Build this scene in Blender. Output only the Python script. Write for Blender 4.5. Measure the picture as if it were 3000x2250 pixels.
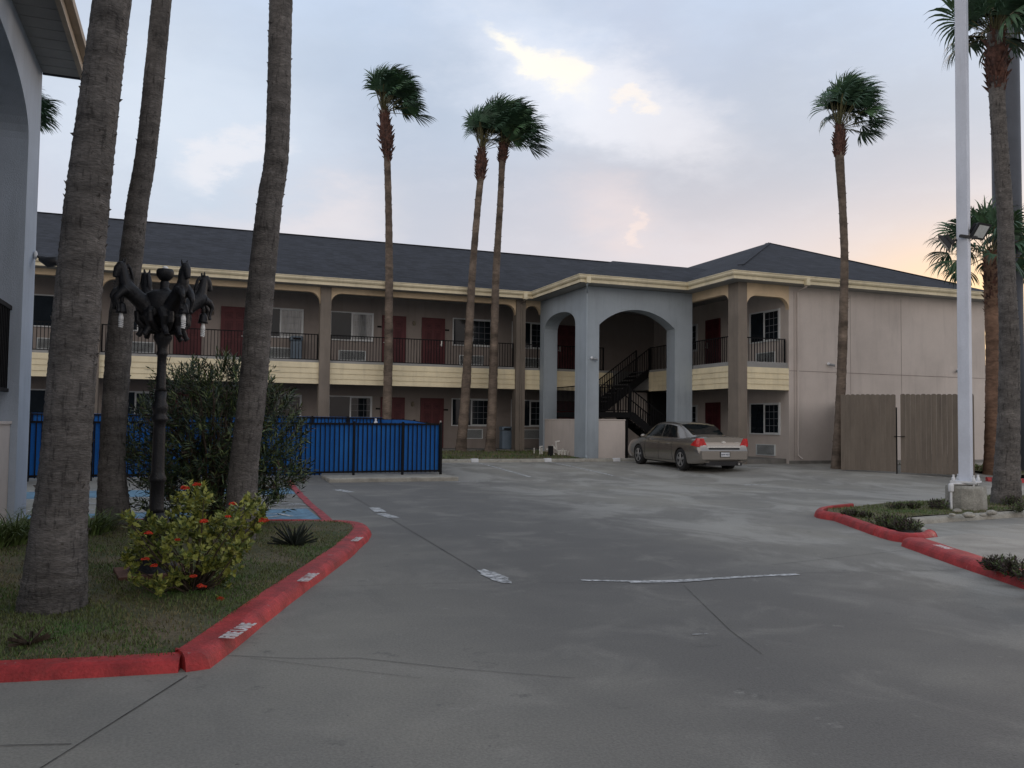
import bpy, bmesh, math, random
from mathutils import Vector, Matrix
R = math.radians
random.seed(7)
scene = bpy.context.scene
for o in list(bpy.data.objects): bpy.data.objects.remove(o)
COL = scene.collection

# ------------------------------------------------------------------ camera
FPX = 2482.87; PT, RO, YA = R(2.616), R(.677), R(20.742); EYE = 1.6
cy, sy = math.cos(YA), math.sin(YA); FWD = Vector((sy, cy, 0))
F = Vector((sy*math.cos(PT), cy*math.cos(PT), math.sin(PT)))
RT = Vector((cy, -sy, 0)); UP = RT.cross(F)
CR = RT*math.cos(RO) + UP*math.sin(RO); CU = UP*math.cos(RO) - RT*math.sin(RO)
CAM = Vector((0, 0, EYE))
cd = bpy.data.cameras.new('camera'); cam = bpy.data.objects.new('camera', cd); COL.objects.link(cam)
cd.sensor_width = 36; cd.lens = FPX/3000*36; cd.clip_start = .05; cd.clip_end = 5000
m = Matrix((CR, CU, -F)).transposed().to_4x4(); m.translation = CAM; cam.matrix_world = m
scene.camera = cam

# survey helpers: sight lines measured from the photograph -> real points in metres
def ray(px, py): return F + CR*((px-1500)/FPX) - CU*((py-1125)/FPX)
def at(px, py, D): return CAM + ray(px, py)*D
def sm(t): t = min(1, max(0, t)); return t*t*(3-2*t)
def gz(x, y):
    return .25*sm((y-(20-6*sm((x-12)/6)))/8)
def ground(px, py, h=0):
    z = 0
    for i in range(60):
        d = ray(px, py); p = CAM + d*((z+h-EYE)/d.z); z = .5*z + .5*gz(p.x, p.y)
    return p

# ------------------------------------------------------------------ world and sun
SUN_EL, SUN_AZ = R(7), R(62)          # azimuth measured from +Y towards +X
w = bpy.data.worlds.new('World'); scene.world = w; w.use_nodes = True
nt = w.node_tree; nt.nodes.clear()
def N(t, **k):
    n = nt.nodes.new(t)
    for a, b in k.items(): setattr(n, a, b)
    return n
def lk(a, b): nt.links.new(a, b)
def mth(op, a, b=None, c=None):
    n = N('ShaderNodeMath', operation=op)
    for i, v in enumerate((a, b, c)):
        if v is None: continue
        if isinstance(v, (int, float)): n.inputs[i].default_value = v
        else: lk(v, n.inputs[i])
    return n.outputs[0]
def mixc(f, a, b, bt='MIX'):
    n = N('ShaderNodeMix', data_type='RGBA', blend_type=bt)
    for s, v in ((n.inputs[0], f), (n.inputs[6], a), (n.inputs[7], b)):
        if isinstance(v, (int, float)): s.default_value = v
        elif isinstance(v, tuple): s.default_value = (*v, 1)
        else: lk(v, s)
    return n.outputs[2]
def smooth(v, lo, hi):
    n = N('ShaderNodeMapRange', interpolation_type='SMOOTHSTEP')
    lk(v, n.inputs[0]); n.inputs[1].default_value = lo; n.inputs[2].default_value = hi
    return n.outputs[0]
tc = N('ShaderNodeTexCoord'); sep = N('ShaderNodeSeparateXYZ'); lk(tc.outputs['Generated'], sep.inputs[0])
SX, SY, SZ = sep.outputs
az0 = mth('MULTIPLY', mth('ARCTAN2', SX, SY), 180/math.pi)
el0 = mth('MULTIPLY', mth('ARCSINE', mth('MINIMUM', mth('MAXIMUM', SZ, -1), 1)), 180/math.pi)
mp = N('ShaderNodeMapping'); lk(tc.outputs['Generated'], mp.inputs[0]); mp.inputs['Scale'].default_value = (1, 1, 2.3)
def noise(scale, detail=6, rough=.55, off=0, dist=0):
    n = N('ShaderNodeTexNoise'); n.inputs['Scale'].default_value = scale; n.inputs['Detail'].default_value = detail
    n.inputs['Roughness'].default_value = rough; n.inputs['Distortion'].default_value = dist
    m2 = N('ShaderNodeMapping'); lk(mp.outputs[0], m2.inputs[0]); m2.inputs['Location'].default_value = (off, off*.7, -off)
    lk(m2.outputs[0], n.inputs['Vector']); return n.outputs[0]
nA = noise(2.6, 5, .5, 3.1); nB = noise(5.5, 8, .6, 7.7); nC = noise(14, 8, .65, 1.3); nD = noise(1.6, 4, .5, 11)
az = mth('ADD', az0, mth('MULTIPLY', mth('SUBTRACT', nB, .5), 9)); az = mth('ADD', az, mth('MULTIPLY', mth('SUBTRACT', nC, .5), 4))
nB2 = noise(5.5, 8, .6, 17.7); nC2 = noise(16, 8, .65, 21.3)
el = mth('ADD', el0, mth('MULTIPLY', mth('SUBTRACT', nB2, .5), 7)); el = mth('ADD', el, mth('MULTIPLY', mth('SUBTRACT', nC2, .5), 3))
def skypos(px, py):
    d = ray(px, py).normalized(); return math.degrees(math.atan2(d.x, d.y)), math.degrees(math.asin(d.z))
def blob(px, py, rx, ry, ang=0, soft=0.0, wob=1):
    a, e = skypos(px, py); u0 = az if wob else az0; v0 = el if wob else el0
    u = mth('SUBTRACT', u0, a); v = mth('SUBTRACT', v0, e); c, s = math.cos(R(ang)), math.sin(R(ang))
    uu = mth('DIVIDE', mth('ADD', mth('MULTIPLY', u, c), mth('MULTIPLY', v, s)), rx)
    vv = mth('DIVIDE', mth('SUBTRACT', mth('MULTIPLY', v, c), mth('MULTIPLY', u, s)), ry)
    r2 = mth('ADD', mth('MULTIPLY', uu, uu), mth('MULTIPLY', vv, vv))
    return mth('EXPONENT', mth('MULTIPLY', r2, -1))
ramp = N('ShaderNodeValToRGB'); lk(mth('DIVIDE', mth('ADD', el0, 10), 100), ramp.inputs[0])
cr = ramp.color_ramp
for p, c in ((0, (.30, .27, .26)), (.10, (.74, .60, .57)), (.155, (.69, .61, .63)), (.21, (.60, .605, .68)), (.30, (.56, .63, .755)), (.36, (.56, .66, .83)), (.50, (.50, .57, .70)), (.75, (.36, .42, .53)), (1, (.30, .36, .47))):
    e = cr.elements.new(p); e.color = (*c, 1)
cr.elements.remove(cr.elements[0]); cr.elements.remove(cr.elements[-1])
c = ramp.outputs[0]
# broad blue-grey cloud sheets
c = mixc(mth('MULTIPLY', smooth(nA, .42, .60), .40), c, (.44, .49, .58))
c = mixc(mth('MULTIPLY', blob(2020, 520, 8.5, 3.3, -8), .85), c, (.43, .455, .53))
c = mixc(mth('MULTIPLY', blob(2560, 360, 11, 5, -10), .65), c, (.47, .505, .585))
c = mixc(mth('MULTIPLY', blob(1240, 300, 6.5, 6, 35), .75), c, (.43, .50, .62))
c = mixc(mth('MULTIPLY', blob(1950, 150, 7, 3.2, -30), .2), c, (.60, .62, .74))
c = mixc(mth('MULTIPLY', blob(620, 575, 7.5, 2.0, -4), .75), c, (.44, .51, .63))
c = mixc(mth('MULTIPLY', blob(1000, 150, 6, 2.5, 10), .45), c, (.47, .56, .70)); c = mixc(mth('MULTIPLY', blob(1120, 560, 4, 3, 20), .45), c, (.45, .50, .60)); c = mixc(mth('MULTIPLY', blob(1850, 60, 4, 2, -40), .45), c, (.50, .55, .68)); c = mixc(mth('MULTIPLY', blob(2250, 150, 5, 2.4, 10), .35), c, (.45, .50, .62)); c = mixc(mth('MULTIPLY', blob(2700, 560, 7, 2.2, 0), .4), c, (.52, .51, .57))
c = mixc(mth('MULTIPLY', blob(1600, 640, 9, 3, 0), .25), c, (.56, .54, .60))
# brighter openings
c = mixc(mth('MULTIPLY', blob(520, 380, 9, 6, -10), .65), c, (.70, .78, .88))
c = mixc(mth('MULTIPLY', smooth(blob(690, 480, 3.6, 1.3, 20), .2, .9), .6), c, (.84, .82, .85))
c = mixc(mth('MULTIPLY', blob(930, 660, 5, 1.8, 15), .6), c, (.82, .74, .74))
c = mixc(mth('MULTIPLY', smooth(blob(1850, 330, 7.5, 3.2, -22), .1, .9), .62), c, (.88, .85, .88))
c = mixc(mth('MULTIPLY', blob(1620, 230, 7, 3.2, -32), .75), c, (.84, .86, .93))
crisp = mth('MULTIPLY', smooth(nC, .30, .62), 1)
s1 = smooth(blob(1560, 165, 4.8, 1.0, -32), .22, .95)
c = mixc(mth('MULTIPLY', s1, .9), c, (1.0, .95, .84))
s2 = smooth(blob(1660, 195, 2.4, 1.2, -28), .25, .95)
c = mixc(mth('MULTIPLY', s2, .85), c, (1.0, .93, .82))
s3 = smooth(blob(1860, 285, 1.9, .7, -8), .4, .95)
c = mixc(mth('MULTIPLY', s3, .6), c, (1.0, .89, .78))
s4 = smooth(blob(1882, 665, .8, 1.3, 25), .4, 1)
c = mixc(mth('MULTIPLY', s4, .55), c, (1.0, .80, .68))
s5 = blob(1830, 640, 3.5, 1.8, -20)
c = mixc(mth('MULTIPLY', s5, .45), c, (.88, .72, .68))
# sunset glow low on the right
g1 = blob(2250, 760, 17, 4.6, 0, wob=0); c = mixc(mth('MULTIPLY', g1, .5), c, (.82, .69, .67))
g2 = blob(2990, 870, 11, 4.0, 0, wob=0); c = mixc(mth('MULTIPLY', g2, .85), c, (1.0, .66, .42))
g3 = blob(2960, 930, 7.5, 3.4, 0, wob=0); c = mixc(mth('MULTIPLY', g3, .75), c, (1.1, .74, .34))
c = mixc(mth('MULTIPLY', mth('SUBTRACT', nC, .5), .30), c, (.9, .9, .95))
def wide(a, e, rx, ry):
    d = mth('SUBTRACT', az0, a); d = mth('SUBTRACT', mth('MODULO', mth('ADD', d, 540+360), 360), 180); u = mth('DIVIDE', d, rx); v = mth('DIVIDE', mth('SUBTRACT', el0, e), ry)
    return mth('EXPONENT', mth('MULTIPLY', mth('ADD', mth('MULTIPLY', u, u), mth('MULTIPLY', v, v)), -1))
# bright lit cloud bank low in the sky behind the viewer
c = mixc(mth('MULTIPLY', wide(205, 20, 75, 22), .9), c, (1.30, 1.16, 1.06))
vm = N('ShaderNodeVectorMath', operation='SCALE'); lk(c, vm.inputs[0]); vm.inputs[3].default_value = 10.0
sky = N('ShaderNodeTexSky', sky_type='NISHITA'); sky.sun_disc = False; sky.sun_elevation = SUN_EL; sky.sun_rotation = SUN_AZ
fin = mixc(.90, sky.outputs[0], vm.outputs[0])
bg = N('ShaderNodeBackground'); lk(fin, bg.inputs[0]); bg.inputs[1].default_value = .117
wo = N('ShaderNodeOutputWorld'); lk(bg.outputs[0], wo.inputs[0])
sl = bpy.data.lights.new('sun', 'SUN'); sl.energy = .5; sl.angle = R(14); sl.color = (1, .80, .62)
so = bpy.data.objects.new('sun', sl); COL.objects.link(so)
sd = Vector((math.sin(SUN_AZ)*math.cos(SUN_EL), math.cos(SUN_AZ)*math.cos(SUN_EL), math.sin(SUN_EL)))
so.rotation_euler = sd.to_track_quat('Z', 'Y').to_euler()
scene.view_settings.view_transform = 'Standard'; scene.view_settings.look = 'None'
scene.view_settings.exposure = 0; scene.view_settings.gamma = 1

# ------------------------------------------------------------------ materials
def mat(name, col, rough=.8, var=.15, vs=3.0, fine=.06, fs=60, bump=.0, bs=80, metal=0, spec=.4, col2=None, stretch=(1, 1, 1), coat=0):
    m = bpy.data.materials.new(name); m.use_nodes = True; t = m.node_tree; b = t.nodes['Principled BSDF']
    b.inputs['Roughness'].default_value = rough; b.inputs['Metallic'].default_value = metal
    b.inputs['Specular IOR Level'].default_value = spec; b.inputs['Coat Weight'].default_value = coat
    co = t.nodes.new('ShaderNodeTexCoord'); mp = t.nodes.new('ShaderNodeMapping'); mp.inputs['Scale'].default_value = stretch
    t.links.new(co.outputs['Object'], mp.inputs[0])
    n1 = t.nodes.new('ShaderNodeTexNoise'); n1.inputs['Scale'].default_value = vs; n1.inputs['Detail'].default_value = 6; n1.inputs['Roughness'].default_value = .6
    n2 = t.nodes.new('ShaderNodeTexNoise'); n2.inputs['Scale'].default_value = fs; n2.inputs['Detail'].default_value = 3
    for n in (n1, n2): t.links.new(mp.outputs[0], n.inputs['Vector'])
    mx = t.nodes.new('ShaderNodeMix'); mx.data_type = 'RGBA'
    c2 = col2 if col2 else tuple(max(0, x*(1-2.2*var)) for x in col); c1 = col if col2 else tuple(x*(1+var*.8) for x in col)
    mr = t.nodes.new('ShaderNodeMapRange'); t.links.new(n1.outputs[0], mr.inputs[0]); mr.inputs[1].default_value = .32; mr.inputs[2].default_value = .68
    t.links.new(mr.outputs[0], mx.inputs[0]); mx.inputs[6].default_value = (*c2, 1); mx.inputs[7].default_value = (*c1, 1)
    m2 = t.nodes.new('ShaderNodeMapRange'); t.links.new(n2.outputs[0], m2.inputs[0]); m2.inputs[1].default_value = .3; m2.inputs[2].default_value = .7
    m2.inputs[3].default_value = 1-fine; m2.inputs[4].default_value = 1+fine
    v = t.nodes.new('ShaderNodeVectorMath'); v.operation = 'SCALE'; t.links.new(mx.outputs[2], v.inputs[0]); t.links.new(m2.outputs[0], v.inputs[3])
    t.links.new(v.outputs[0], b.inputs['Base Color'])
    if bump:
        bp = t.nodes.new('ShaderNodeBump'); bp.inputs['Strength'].default_value = bump; bp.inputs['Distance'].default_value = .02
        n3 = t.nodes.new('ShaderNodeTexNoise'); n3.inputs['Scale'].default_value = bs; n3.inputs['Detail'].default_value = 4
        t.links.new(mp.outputs[0], n3.inputs['Vector']); t.links.new(n3.outputs[0], bp.inputs['Height']); t.links.new(bp.outputs[0], b.inputs['Normal'])
    return m
M = {}
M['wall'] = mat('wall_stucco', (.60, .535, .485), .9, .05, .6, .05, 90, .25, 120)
M['blue'] = mat('porch_stucco', (.37, .42, .46), .9, .05, .8, .05, 90, .25, 120)
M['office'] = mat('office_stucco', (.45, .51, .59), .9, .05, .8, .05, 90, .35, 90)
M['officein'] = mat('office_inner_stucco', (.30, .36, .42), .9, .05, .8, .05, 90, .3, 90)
M['pillar'] = mat('pillar_stucco', (.235, .20, .165), .9, .08, 1, .05, 90, .25, 120)
M['cream'] = mat('cream_paint', (.82, .715, .48), .7, .06, 1.5, .03, 40)
M['fascia'] = mat('fascia_paint', (.80, .71, .50), .6, .08, 1.2, .03, 40)
M['tan'] = mat('tan_stucco', (.72, .56, .37), .9, .08, 1.5, .05, 90, .2, 120)
M['tan2'] = mat('weathered_tan_paint', (.46, .38, .29), .7, .1, 1.5, .04, 40)
M['soffit'] = mat('soffit', (.30, .30, .29), .8, .06, 2, .03, 40)
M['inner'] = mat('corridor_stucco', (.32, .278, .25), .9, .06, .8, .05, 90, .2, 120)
M['slab'] = mat('walkway_concrete', (.24, .23, .21), .9, .15, 2, .08, 60)
M['white'] = mat('white_paint', (.70, .71, .72), .5, .05, 2, .02, 40)
M['frame'] = mat('window_frame', (.66, .68, .68), .5, .05, 2, .02, 40)
M['glass'] = mat('dark_glass', (.012, .017, .022), .05, .2, 1.5, .05, 9, spec=.28)
M['curtain'] = mat('curtained_glass', (.24, .25, .25), .12, .25, 9, .05, 30, spec=.6, stretch=(3, 3, .2))
M['door'] = mat('red_door', (.105, .018, .022), .55, .12, 2, .04, 40)
M['doorpanel'] = mat('red_door_moulding', (.075, .012, .016), .6, .12, 2, .04, 40)
M['chrome'] = mat('brushed_metal', (.55, .54, .52), .3, .08, 5, .03, 50, metal=.9)
M['bright'] = mat('bright_trim', (.80, .78, .74), .22, .04, 5, .02, 50, metal=.85)
M['iron'] = mat('black_iron', (.006, .006, .007), .7, .2, 8, .1, 60, spec=.2)
M['black'] = mat('black_plastic', (.015, .015, .017), .5, .2, 5, .1, 60)
M['dark'] = mat('dark_interior', (.01, .01, .011), .9, .1, 5, .1, 60)
M['fabric'] = mat('blue_windscreen', (.012, .145, .47), .8, .3, 1.1, .10, 40, .2, 12, stretch=(1, 1, .6), col2=(.004, .10, .39))
M['kerbred'] = mat('red_kerb_paint', (.45, .040, .040), .62, .2, 5, .14, 35, .4, 60)
M['redline'] = mat('red_line_paint', (.38, .07, .08), .85, .25, 6, .2, 25)
M['whiteline'] = mat('worn_white_paint', (.56, .57, .57), .85, .3, 9, .25, 25)
M['blueline'] = mat('blue_bay_paint', (.14, .26, .36), .85, .2, 4, .2, 18)
M['letter'] = mat('stencil_white', (.70, .66, .66), .7, .2, 20, .1, 60)
M['kerbc'] = mat('concrete_kerb', (.36, .34, .29), .9, .16, 3, .12, 40, .3, 50)
M['plinth'] = mat('rough_concrete', (.34, .33, .29), .95, .16, 4, .14, 30, .6, 40)
M['joint'] = mat('pavement_joint', (.080, .077, .07), .95, .3, 5, .2, 40)
M['island'] = mat('island_concrete', (.36, .34, .30), .9, .12, 2, .1, 40, .2, 60)
M['gate'] = mat('taupe_fence_wood', (.168, .140, .112), .85, .08, 2, .1, 30, .2, 40, stretch=(6, 6, .6))
M['gate2'] = mat('taupe_fence_wood_b', (.160, .133, .106), .85, .08, 2, .1, 30, .2, 40, stretch=(6, 6, .6))
M['pvc'] = mat('white_pvc', (.66, .64, .58), .5, .12, 8, .05, 40)
M['bin'] = mat('grey_blue_plastic', (.16, .21, .26), .6, .08, 4, .05, 40)
M['signpole'] = mat('grey_blue_pole', (.065, .075, .095), .5, .12, 1, .05, 30)
M['whitepole'] = mat('white_pole_paint', (.62, .66, .74), .45, .06, 1.2, .03, 30)
M['lens'] = mat('lamp_lens', (.55, .57, .56), .15, .1, 5, .04, 40)
M['bulb'] = mat('bulb_white', (.80, .80, .78), .35, .03, 5, .02, 40)
M['soil'] = mat('lawn_soil', (.055, .075, .028), .95, .45, 1.3, .35, 28, .7, 26, col2=(.15, .118, .075))
M['soil2'] = mat('red_mulch', (.13, .05, .025), .95, .3, 6, .3, 40, .6, 40)
M['grassA'] = mat('grass_green', (.062, .135, .028), .75, .3, 2.0, .2, 30, col2=(.13, .13, .045))
M['grassB'] = mat('grass_straw', (.20, .17, .08), .8, .3, 4, .2, 30)
M['trunk'] = mat('palm_bark', (.152, .139, .128), .95, .2, 1.6, .30, 13, .8, 20, stretch=(1.6, 1.6, 5.5))
M['trunkf'] = mat('palm_bark_far', (.20, .155, .12), .95, .3, 1.3, .2, 9, .6, 14, stretch=(1, 1, 2.2))
M['trunko'] = mat('palm_bark_orange', (.19, .115, .078), .95, .25, 1.5, .22, 9, .6, 14, stretch=(1, 1, 2.2))
M['boot'] = mat('palm_leaf_bases', (.15, .070, .050), .95, .4, 6, .4, 18, .8, 14, col2=(.045, .03, .028))
M['frond'] = mat('palm_frond', (.060, .125, .070), .55, .3, 2.5, .15, 12)
M['frondf'] = mat('palm_frond_light', (.085, .165, .075), .55, .3, 2.5, .15, 12)
M['petiole'] = mat('palm_petiole', (.13, .12, .05), .6, .2, 4, .1, 20)
M['olean'] = mat('oleander_leaf', (.035, .062, .025), .5, .35, 3, .2, 14, col2=(.018, .034, .016))
M['olean2'] = mat('oleander_leaf_light', (.13, .17, .055), .5, .3, 3, .2, 14)
M['twig'] = mat('twig_bark', (.07, .05, .035), .9, .2, 8, .1, 30)
M['yleaf'] = mat('yellow_green_leaf', (.34, .34, .07), .5, .3, 5, .2, 20, col2=(.14, .18, .04))
M['yleaf2'] = mat('mid_green_leaf', (.10, .14, .03), .5, .3, 5, .2, 20)
M['flower'] = mat('red_flower', (.70, .065, .025), .6, .15, 20, .1, 40)
M['strap'] = mat('strap_leaf', (.115, .165, .05), .55, .3, 3, .2, 14)
M['agave'] = mat('dark_agave_leaf', (.035, .045, .038), .6, .25, 6, .2, 20)
M['purple'] = mat('dark_groundcover_leaf', (.055, .062, .035), .7, .4, 8, .2, 30, col2=(.05, .025, .03))
M['carpaint'] = mat('champagne_grey_paint', (.29, .265, .235), .25, .03, 1, .01, 60, metal=.75, spec=.5, coat=.6)
M['tyre'] = mat('tyre_rubber', (.016, .016, .016), .85, .15, 6, .1, 40)
M['rim'] = mat('alloy_rim', (.42, .42, .42), .3, .1, 6, .04, 40, metal=.8)
M['tail'] = mat('tail_lamp_red', (.62, .03, .03), .15, .2, 12, .1, 50, spec=.7)
M['carglass'] = mat('car_glass', (.010, .013, .014), .04, .1, 2, .02, 40, spec=.7)
M['plate'] = mat('plate_white', (.66, .68, .70), .4, .05, 5, .02, 40)
M['stone'] = mat('pebble', (.38, .36, .31), .9, .2, 10, .1, 40)
M['brickpad'] = mat('brick_red_pad', (.17, .085, .06), .9, .2, 6, .15, 40, .4, 40)
M['bronze'] = mat('black_cast_iron', (.007, .007, .009), .5, .25, 9, .12, 50, .3, 60)

def fissures(m, st, sc, lo, hi, k):
    t = m.node_tree; b = t.nodes['Principled BSDF']; src = b.inputs['Base Color'].links[0].from_socket
    co = t.nodes.new('ShaderNodeTexCoord'); mp = t.nodes.new('ShaderNodeMapping'); mp.inputs['Scale'].default_value = st; t.links.new(co.outputs['Object'], mp.inputs[0])
    n = t.nodes.new('ShaderNodeTexNoise'); n.inputs['Scale'].default_value = sc; n.inputs['Detail'].default_value = 5; n.inputs['Roughness'].default_value = .65; t.links.new(mp.outputs[0], n.inputs['Vector'])
    r = t.nodes.new('ShaderNodeMapRange'); t.links.new(n.outputs[0], r.inputs[0]); r.inputs[1].default_value = lo; r.inputs[2].default_value = hi; r.inputs[3].default_value = 1; r.inputs[4].default_value = k
    v = t.nodes.new('ShaderNodeVectorMath'); v.operation = 'SCALE'; t.links.new(src, v.inputs[0]); t.links.new(r.outputs[0], v.inputs[3]); t.links.new(v.outputs[0], b.inputs['Base Color'])
fissures(M['trunk'], (5, 5, .9), 5, .54, .66, .45); fissures(M['trunk'], (1, 1, 1), 1.7, .45, .62, .72); fissures(M['trunk'], (2.2, 2.2, 2.2), 6, .60, .70, 1.5)
fissures(M['trunkf'], (1, 1, .5), 1.2, .45, .6, .75)
def worn(m, sc, lo, hi):
    t = m.node_tree; b = t.nodes['Principled BSDF']; out = t.nodes['Material Output']; co = t.nodes.new('ShaderNodeTexCoord')
    n = t.nodes.new('ShaderNodeTexNoise'); n.inputs['Scale'].default_value = sc; n.inputs['Detail'].default_value = 8; n.inputs['Roughness'].default_value = .75; t.links.new(co.outputs['Object'], n.inputs['Vector'])
    r = t.nodes.new('ShaderNodeMapRange'); t.links.new(n.outputs[0], r.inputs[0]); r.inputs[1].default_value = lo; r.inputs[2].default_value = hi
    tr = t.nodes.new('ShaderNodeBsdfTransparent'); mx = t.nodes.new('ShaderNodeMixShader'); t.links.new(r.outputs[0], mx.inputs[0]); t.links.new(tr.outputs[0], mx.inputs[1]); t.links.new(b.outputs[0], mx.inputs[2]); t.links.new(mx.outputs[0], out.inputs[0])
def chips(m, sc, lo, hi, col):
    t = m.node_tree; b = t.nodes['Principled BSDF']; src = b.inputs['Base Color'].links[0].from_socket; co = t.nodes.new('ShaderNodeTexCoord')
    n = t.nodes.new('ShaderNodeTexNoise'); n.inputs['Scale'].default_value = sc; n.inputs['Detail'].default_value = 7; n.inputs['Roughness'].default_value = .7; t.links.new(co.outputs['Object'], n.inputs['Vector'])
    r = t.nodes.new('ShaderNodeMapRange'); t.links.new(n.outputs[0], r.inputs[0]); r.inputs[1].default_value = lo; r.inputs[2].default_value = hi
    x = t.nodes.new('ShaderNodeMix'); x.data_type = 'RGBA'; t.links.new(r.outputs[0], x.inputs[0]); t.links.new(src, x.inputs[6]); x.inputs[7].default_value = (*col, 1); t.links.new(x.outputs[2], b.inputs['Base Color'])
chips(M['kerbred'], 7, .655, .70, (.30, .26, .23)); chips(M['kerbred'], 2.2, .52, .75, (.19, .035, .03)); chips(M['kerbc'], 4, .55, .75, (.16, .15, .13))
for k_, a_ in (('wall', .90), ('blue', .86), ('office', .88), ('pillar', .8), ('cream', .88), ('fascia', .86), ('inner', .88)): fissures(M[k_], (2.2, 2.2, .22), 1.6, .50, .70, a_); fissures(M[k_], (1, 1, 1), .45, .48, .66, .93)
fissures(M['gate'], (1, 1, .3), 1.1, .46, .66, .80); fissures(M['whitepole'], (3, 3, .3), 1.5, .55, .7, .88)
worn(M['whiteline'], 11, .30, .52); worn(M['blueline'], 5, .12, .42); worn(M['redline'], 9, .28, .44)

# roof shingles
def shingles():
    m = mat('asphalt_shingles', (.036, .040, .050), .95, .10, 1.2, .22, 34, .3, 60)
    t = m.node_tree; b = t.nodes['Principled BSDF']; src = b.inputs['Base Color'].links[0].from_socket
    co = t.nodes.new('ShaderNodeTexCoord'); br = t.nodes.new('ShaderNodeTexBrick')
    mp = t.nodes.new('ShaderNodeMapping'); mp.inputs['Scale'].default_value = (1, 1, 1)
    sp = t.nodes.new('ShaderNodeSeparateXYZ'); cb = t.nodes.new('ShaderNodeCombineXYZ'); ad = t.nodes.new('ShaderNodeMath'); ad.operation = 'ADD'
    t.links.new(co.outputs['Object'], sp.inputs[0]); t.links.new(sp.outputs[0], ad.inputs[0]); t.links.new(sp.outputs[1], ad.inputs[1])
    t.links.new(ad.outputs[0], cb.inputs[0]); t.links.new(sp.outputs[2], cb.inputs[1]); t.links.new(cb.outputs[0], br.inputs['Vector'])
    br.inputs['Scale'].default_value = 1; br.inputs['Brick Width'].default_value = .3; br.inputs['Row Height'].default_value = .058
    br.inputs['Mortar Size'].default_value = .006; br.inputs['Color1'].default_value = (.66, .66, .66, 1); br.inputs['Color2'].default_value = (1.3, 1.3, 1.3, 1); br.inputs['Mortar'].default_value = (.6, .6, .6, 1)
    mx = t.nodes.new('ShaderNodeMix'); mx.data_type = 'RGBA'; mx.blend_type = 'MULTIPLY'; mx.inputs[0].default_value = 1
    t.links.new(src, mx.inputs[6]); t.links.new(br.outputs[0], mx.inputs[7]); t.links.new(mx.outputs[2], b.inputs['Base Color'])
    return m
M['roof'] = shingles()

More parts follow.
